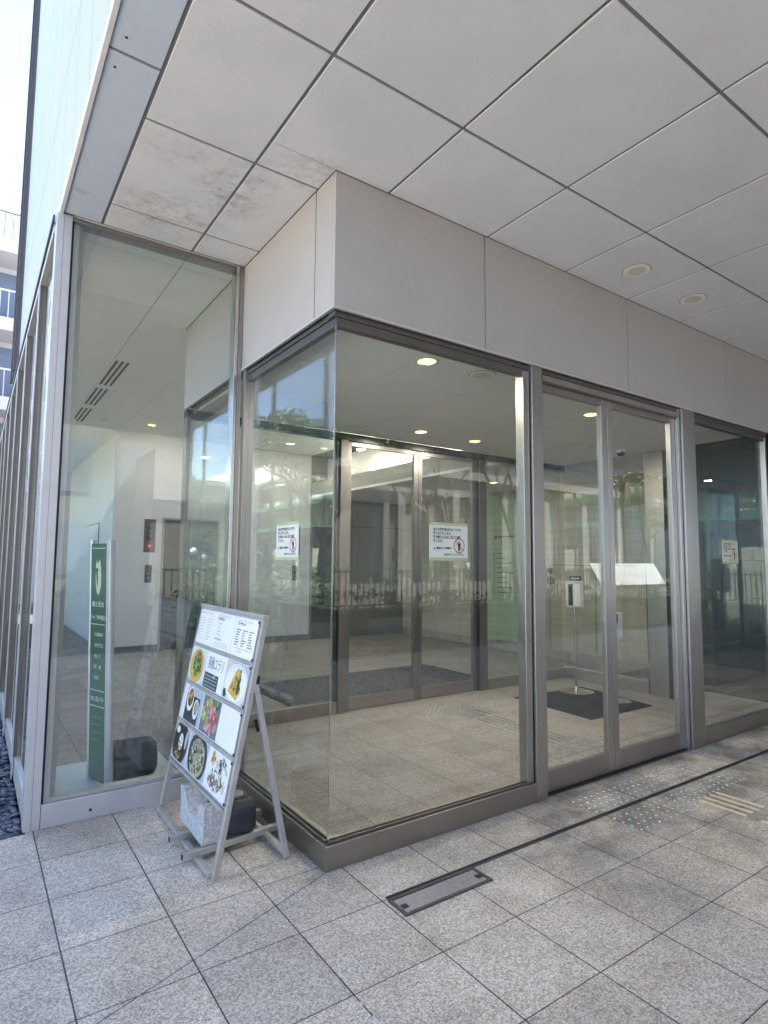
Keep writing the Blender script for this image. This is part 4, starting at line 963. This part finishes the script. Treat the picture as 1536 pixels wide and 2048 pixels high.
card(.388, .672, 1, 'f_grey', slices, 'photograph of pink and green sliced vegetables')
card(.676, E3, 1, None, None, 'large blank white card at the end of the third row')
def darkbowl(mb, u0, u1, v0, v1):
    cu, cv = (u0+u1)/2-.01, (v0+v1)/2
    ell(mb, cu, cv, .135, .125, 'f_brown', 1); ell(mb, cu, cv, .122, .115, 'f_dark', 2); ell(mb, cu+.095, cv+.03, .018, .05, 'f_lgrey', 3); ell(mb, cu-.07, cv+.06, .03, .02, 'f_white', 3)
    ell(mb, cu+.01, cv+.005, .038, .048, 'f_white', 4, 20, .08); bits(mb, cu+.01, cv+.0, .03, .045, ['f_lime','f_noodle','f_green'], 16, .01, 5); bits(mb, cu-.01, cv-.06, .06, .03, ['f_brown','f_tan'], 20, .012, 6)
def noodles(mb, u0, u1, v0, v1):
    cu, cv = (u0+u1)/2, (v0+v1)/2
    ell(mb, cu, cv, .15, .13, 'f_slate', 1); ell(mb, cu, cv-.005, .118, .100, 'f_noodle', 2, 30, .04)
    bits(mb, cu, cv, .105, .088, ['f_noodle','f_cream','f_herb','f_green','f_tan','f_grey'], 120, .011, 3)
def pale(mb, u0, u1, v0, v1):
    cu, cv = (u0+u1)/2, (v0+v1)/2
    bits(mb, cu, cv, .13, .09, ['f_white','f_white','f_cream','f_plate'], 60, .022, 1); bits(mb, cu-.02, cv-.05, .09, .03, ['f_brown','f_tan','f_grey'], 40, .011, 9)
    bits(mb, cu+.06, cv+.06, .06, .025, ['f_dark','f_brown','f_white'], 30, .009, 9); bits(mb, cu-.08, cv+.05, .025, .03, ['f_yellow','f_orange'], 14, .011, 9); bits(mb, cu+.03, cv, .09, .06, ['f_orange','f_brown','f_green','f_dark'], 22, .008, 12)
card(E0, E1-.018, 0, 'f_lgrey', darkbowl, 'photograph of a dark bowl with a pale topping')
card(E1-.014, E2-.008, 0, 'f_lgrey', noodles, 'photograph of noodles with green herbs in a dark bowl')
card(E2-.004, E3, 0, 'f_white', pale, 'pale food photograph in the lowest row, by the near leg')

# concrete block and dark tank standing on the ballast rails
bm = bmesh.new()
prof = [(0,0),(.39,0),(.39,.19),(.345,.196),(.31,.175),(.285,.12),(.25,.095),(.14,.095),(.105,.12),(.08,.172),(.045,.194),(0,.19)]
mb = MB(); rg = random.Random(2)
x0, x1 = -.452, -.335
segs = 5; m = len(prof); vs = []
for i in range(segs+1):
    for (p, q) in prof: vs.append((x0+(x1-x0)*i/segs+rg.uniform(-.002,.002), .845-p+rg.uniform(-.002,.002), .0635+q+(rg.uniform(-.004,.002) if q > .05 else 0)))
fs = [(i*m+(k+1) % m, i*m+k, (i+1)*m+k, (i+1)*m+(k+1) % m) for i in range(segs) for k in range(m)]
fs += [tuple(range(m)), tuple(reversed([segs*m+k for k in range(m)]))]
bm.free()
mb.add(vs, fs, 'concrete'); blk = mb.build('concrete_block', label='rough concrete block with a notched top weighing down the menu stand', cat='concrete block', bevel=.004)
t = thing('water_weight', (-.17,.70,.0625), 'dark plastic water weight with a cream cap behind the concrete block', 'weight')
vs = []; prof = [(.475,.065),(.82,.065),(.845,.09),(.85,.19),(.80,.232),(.51,.235),(.465,.19),(.46,.09)]
segs = 4; m = 8
for i in range(segs+1):
    a = -.318+.165*i/segs; s = .93 if i in (0, segs) else 1
    for p, q in prof: vs.append((a, .655+(p-.655)*s, .15+(q-.15)*s if i in (0,segs) else q))
fs = [(i*m+k, i*m+(k+1) % m, (i+1)*m+(k+1) % m, (i+1)*m+k) for i in range(segs) for k in range(m)]+[tuple(reversed(range(m))), tuple(segs*m+k for k in range(m))]
MB().add([V(v)-V((.0,.0,.0)) for v in vs], fs, 'blackplastic').build('tank', t, bevel=.015)
MB().lathe(-.235, .57, [(.038,.232),(.038,.246),(.032,.252)], 'cap', 24).build('cap', t, smooth=True)

# ------------------------------------------------------------------ garden beside the facade
def foliage(mb, cx, cy, cz, rx, ry, rz, n, size, key, rg, shell=.55):
    for k in range(n):
        t_ = rg.uniform(0, 6.283); ph = math.acos(rg.uniform(-1, 1)); r = rg.uniform(shell, 1)**.6
        lump = 1+.22*math.sin(3*t_+cx*5)*math.sin(2*ph+cy*3)
        p = V((cx+rx*r*lump*math.sin(ph)*math.cos(t_), cy+ry*r*lump*math.sin(ph)*math.sin(t_), cz+rz*r*lump*math.cos(ph)))
        a = V((rg.gauss(0,1), rg.gauss(0,1), rg.gauss(0,.6))).normalized(); b = a.cross(V((rg.gauss(0,1), rg.gauss(0,1), rg.gauss(0,1)))).normalized()
        s = size*rg.uniform(.6, 1.4)
        mb.add([p-a*s, p+b*s*.45, p+a*s, p-b*s*.45], [(0,1,2,3)], key)
rg = random.Random(21)
mb = MB(); 
for k in range(1800): 
    x, y = rg.uniform(-5.9,-2.35), rg.uniform(3.2,26); s = rg.uniform(.03,.07)
    a = rg.uniform(0, 6.28); mb.add([(x,y,-.05),(x+s*math.cos(a),y+s*math.sin(a),.05),(x,y,.16),(x-s*math.cos(a),y-s*math.sin(a),.05)], [(0,1,2,3)], 'leaf3')
for k in range(200):
    x, y = rg.uniform(-5.5,-2.3), rg.uniform(3.2,16); z = rg.uniform(.1,.22); s = .022
    mb.add([(x-s,y,z),(x,y-s,z+.01),(x+s,y,z),(x,y+s,z+.01)], [(0,1,2,3)], 'petal')
mb.build('ground_cover', kind='stuff', label='low green ground cover with white blossoms past the pebbles')
for k, (sx, sy_, h, lab) in enumerate(((-3.4,5.2,1.0,'low round dark shrub nearest the pebbles'),(-4.2,7.0,1.5,'taller dark shrub behind the low round one'),(-3.1,8.8,1.2,'dense dark shrub midway along the garden bed'),(-4.0,11,1.9,'tall dark shrub near the garden lamp'),(-3.2,13.5,1.5,'dark shrub toward the far end of the bed'),(-4.4,16,2.3,'large dark shrub at the far end of the bed'))):
    t = thing('shrub', (sx,sy_,-.05), lab, 'shrub', 'shrubs along the garden bed'); mb = MB()
    foliage(mb, sx, sy_, h*.52, h*.5, h*.6, h*.5, 1500, .06, 'leaf1', rg); mb.build('foliage', t)
    mb = MB()
    for q in range(5): mb.tube((sx, sy_, -.05), (sx+rg.uniform(-.3,.3)*h, sy_+rg.uniform(-.3,.3)*h, h*.6), .012, 'bark', 6)
    mb.build('stem', t)
def tree(x, y, h, r, label, key, n, bare=False, z0=-.1, cat='tree', group=None):
    t = thing('tree', (x,y,z0), label, cat, group); mb = MB(); tips = []
    def grow(p, d, l, rad, lev):
        q = p+d*l; mb.tube(p, q, rad, 'bark', 7, rad*.68, caps=False)
        if lev == 0: tips.append(q); return
        for k in range(3 if lev > 2 else 3):
            dd = (d+V((rg.gauss(0,.42), rg.gauss(0,.42), rg.uniform(.0,.3)))).normalized(); grow(q, dd, l*rg.uniform(.6,.8), rad*.62, lev-1)
    grow(V((x,y,z0)), V((rg.gauss(0,.03),rg.gauss(0,.03),1)).normalized(), h*.34, h*.02, 5 if bare else 4)
    mb.build('trunk', t)
    mb = MB()
    if n:
        for q in tips: foliage(mb, q.x, q.y, q.z, r, r, r*.75, max(6, n//len(tips)), .09, key, rg, .1)
        mb.build('crown', t)
    return t
# garden lamp with opal globes
t = thing('garden_lamp', (-3.0,12.2,-.05), 'dark garden lamp post with three white opal globes', 'lamp')
MB().tube((-3.0,12.2,-.05),(-3.0,12.2,1.62),.03,'iron').tube((-3.22,12.2,1.45),(-2.78,12.2,1.45),.015,'iron').build('post', t)
for x, z in ((-3.22,1.55),(-2.78,1.52),(-3.0,1.72)):
    MB().lathe(x, 12.2, [(.01,z-.1),(.07,z-.07),(.1,z),(.07,z+.07),(.01,z+.1)], 'globe', 20).build('globe', t, smooth=True)

# ------------------------------------------------------------------ neighbour block beyond the facade end
LB = thing('low_brick_house', (-9,34,0), 'low brown brick house among trees behind the garden', 'house')
MB().box(-16, -3.2, 34, 42, -.1, 6.2, 'nb_brick').build('wall', LB)
MB().box(-16.3, -2.9, 33.7, 42.3, 6.21, 6.5, 'nb_pale').build('roof', LB)
for xx in (-14, -11, -8, -5.2):
    for zz in (1.0, 3.8): MB().box(xx, xx+1.2, 33.94, 33.99, zz, zz+1.4, 'nb_glass').build('window', LB)
NB = thing('apartment_block', (2,20,0), 'pinkish balcony apartment block beyond the end of the facade', 'building')
MB().box(-2.6, 8, 21.4, 34, -.1, 12.0, 'nb_wall').build('wall', NB)
zf = [12.0, 9.35, 6.7, 4.05]
for k, z in enumerate(zf):
    MB().box(-2.6, 8, 20, 21.39, z-.35, z, 'nb_wall').build('balcony_slab', NB)
    MB().box(-2.6, 8, 19.97, 20.0, z-.02, z+.07, 'nb_pale').build('slab_edge', NB)
    rl = MB(); col = 'rail' if k == 0 else 'railw'; dz = 1.02
    rl.box(-2.6, 8, 20.0, 20.05, z+dz-.05, z+dz, col)
    x = -2.6
    while x < 3: rl.box(x, x+.022, 20.01, 20.035, z+.07, z+dz-.05, col); x += .24
    rl.build('balcony_rail', NB)
    if k:
        x = -2.0
        while x < 6:
            MB().box(x, x+1.7, 21.34, 21.38, z+.05, z+2.1, 'nb_glass').build('window', NB); x += 2.6
for x in (-2.6, 1.6): MB().box(x, x+.3, 20.01, 21.39, -.1, 12, 'nb_wall').build('pier', NB)
# garden side neighbour (mirrored in the street-side glass)
N2 = thing('terrace_building', (-16,30,0), 'beige terraced building with green ledges mirrored in the street-side glass', 'building')
MB().box(-24, -14, 2, 60, -.1, 6.2, 'terr').build('wall', N2)
MB().box(-24, -16, 20, 60, 6.21, 9.0, 'nb_pale').build('upper_storey', N2)
for z in (3.3, 4.6, 6.25): MB().box(-14.0, -13.5, 2, 60, z, z+.22, 'ledge').build('ledge', N2)
yy = 3.5
while yy < 58:
    MB().box(-14.03, -13.99, yy, yy+1.6, .4, 2.9, 'op_dark').build('window', N2)
    MB().box(-14.02, -13.985, yy+.3, yy+1.3, 4.9, 6.0, 'nb_glass').build('window', N2); yy += 2.9
ft = thing('garden_fence', (-9,20,0), 'green bar fence on the far side of the garden', 'fence'); 
mb = MB().box(-9.02,-8.98,2,34,1.15,1.2,'fence').box(-9.02,-8.98,2,34,.1,.15,'fence'); mb.build('rail', ft)
mb = MB(); yy = 2
while yy < 34: mb.box(-9.012,-8.988,yy,yy+.024,.0,1.3,'fence'); yy += .16
mb.build('pickets', ft)
for k, (x, y, h, r, n) in enumerate(((-8,15,6.5,.55,7000),(-11,23,8,.6,7000),(-7.2,27,6,.5,5000))):
    tree(x, y, h, r, ('leafy tree standing by the green bar fence','tall leafy tree behind the green bar fence','far leafy tree near the apartment block')[k], 'leaf2', n, group='trees beyond the garden')

# ------------------------------------------------------------------ across the street (seen mirrored in the front glass)
OP = thing('stone_building', (20,-16,0), 'ornate stone building across the street, mirrored in the entrance glass', 'building')
MB().box(9.5, 34, -26, -16.2, -.1, 7.2, 'op_stone').build('wall', OP)
MB().box(9.2, 34.3, -16.2, -15.8, 5.0, 5.35, 'op_trim').box(9.2, 34.3, -16.2, -15.7, 7.2, 7.55, 'op_trim').build('cornice', OP)
x = 10.2
while x < 33:
    MB().box(x, x+1.5, -16.19, -16.15, .9, 4.3, 'op_dark').build('window', OP)
    MB().box(x-.12, x+1.62, -16.15, -16.05, 4.32, 4.5, 'op_trim').build('lintel', OP)
    MB().box(x+1.95, x+2.3, -16.19, -15.95, 0, 5.0, 'op_trim').build('pilaster', OP); x += 2.9
WT = thing('white_tiled_building', (6,-17,0), 'white tiled building across the street, mirrored in the lobby window', 'building')
MB().box(3.6, 8.6, -24, -16.1, 3.6, 5.4, 'whitetile').build('upper_wall', WT)
MB().box(3.6, 8.6, -24, -16.3, -.1, 3.59, 'op_stone').build('lower_wall', WT)
OB = thing('backdrop_tower', (-4,-19,0), 'plain grey backdrop tower across the street, added to cover sky in the lobby window', 'building')  # added behind the view to cover the sky mirrored in the lobby window
MB().box(-16, 9.0, -32, -19, -.1, 19, 'op_stone').build('wall', OB)
for zz in range(6):
    for xx in range(8): MB().box(-15+3*xx, -13+3*xx, -18.99, -18.95, 1+3*zz, 2.9+3*zz, 'nb_glass').build('window', OB)
hd_ = thing('added_hedge', (10,-6.5,0), 'clipped dark greenery along the street, added to hide bright asphalt in reflections', 'added_hedge'); mb = MB()  # row of foliage added to keep bright asphalt out of the glass
rgh = random.Random(9)
for k in range(16): foliage(mb, -4+2.1*k, -6.5, .45, 1.35, .42, .55, 800, .05, 'leaf1', rgh, .7)
mb.build('foliage', hd_); MB().box(-5, 29.5, -6.75, -6.25, -.1, .62, 'soil').build('dense_core', hd_)
ft = thing('street_fence', (12,-12,0), 'dark railings along the far side of the street', 'fence')
mb = MB(); x = 0
while x < 30: mb.box(x,x+.03,-12.02,-11.99,-.1,1.3,'fence'); x += .2
mb.build('pickets', ft); MB().box(0,30,-12.03,-11.98,1.2,1.25,'fence').box(0,30,-12.03,-11.98,.1,.15,'fence').build('rail', ft)
tree(13.5,-11,6.5,.3,'bare branching tree across the street, mirrored in the inner doors','leaf2',0,True, group='trees across the street')
tree(10,-10.5,6,.3,'second bare tree across the street, nearer the doors','leaf2',0,True, group='trees across the street')
tree(22,-11.5,5.5,.6,'leafy tree across the street, mirrored beside the sliding doors','leaf2',9000, group='trees across the street')
tree(5.6,-11,5.4,.45,'small leafy tree before the white tiled building','leaf2',4000, group='trees across the street')
t = thing('sloped_sign_board', (14,-7.4,0), 'white sloped sign board on posts at the kerb, mirrored in the doors', 'sign board')
MB().obox((12.8,-7.3,.88), (3.2,0,0), (0,-.38,.62), (0,.03,.02), 'board_white').build('panel', t, bevel=.01)
for x in (13.2, 15.5): MB().box(x, x+.05, -7.38, -7.33, -.1, .88, 'iron').build('post', t)

for o in bpy.data.objects:
    if '_o' in o: del o['_o']
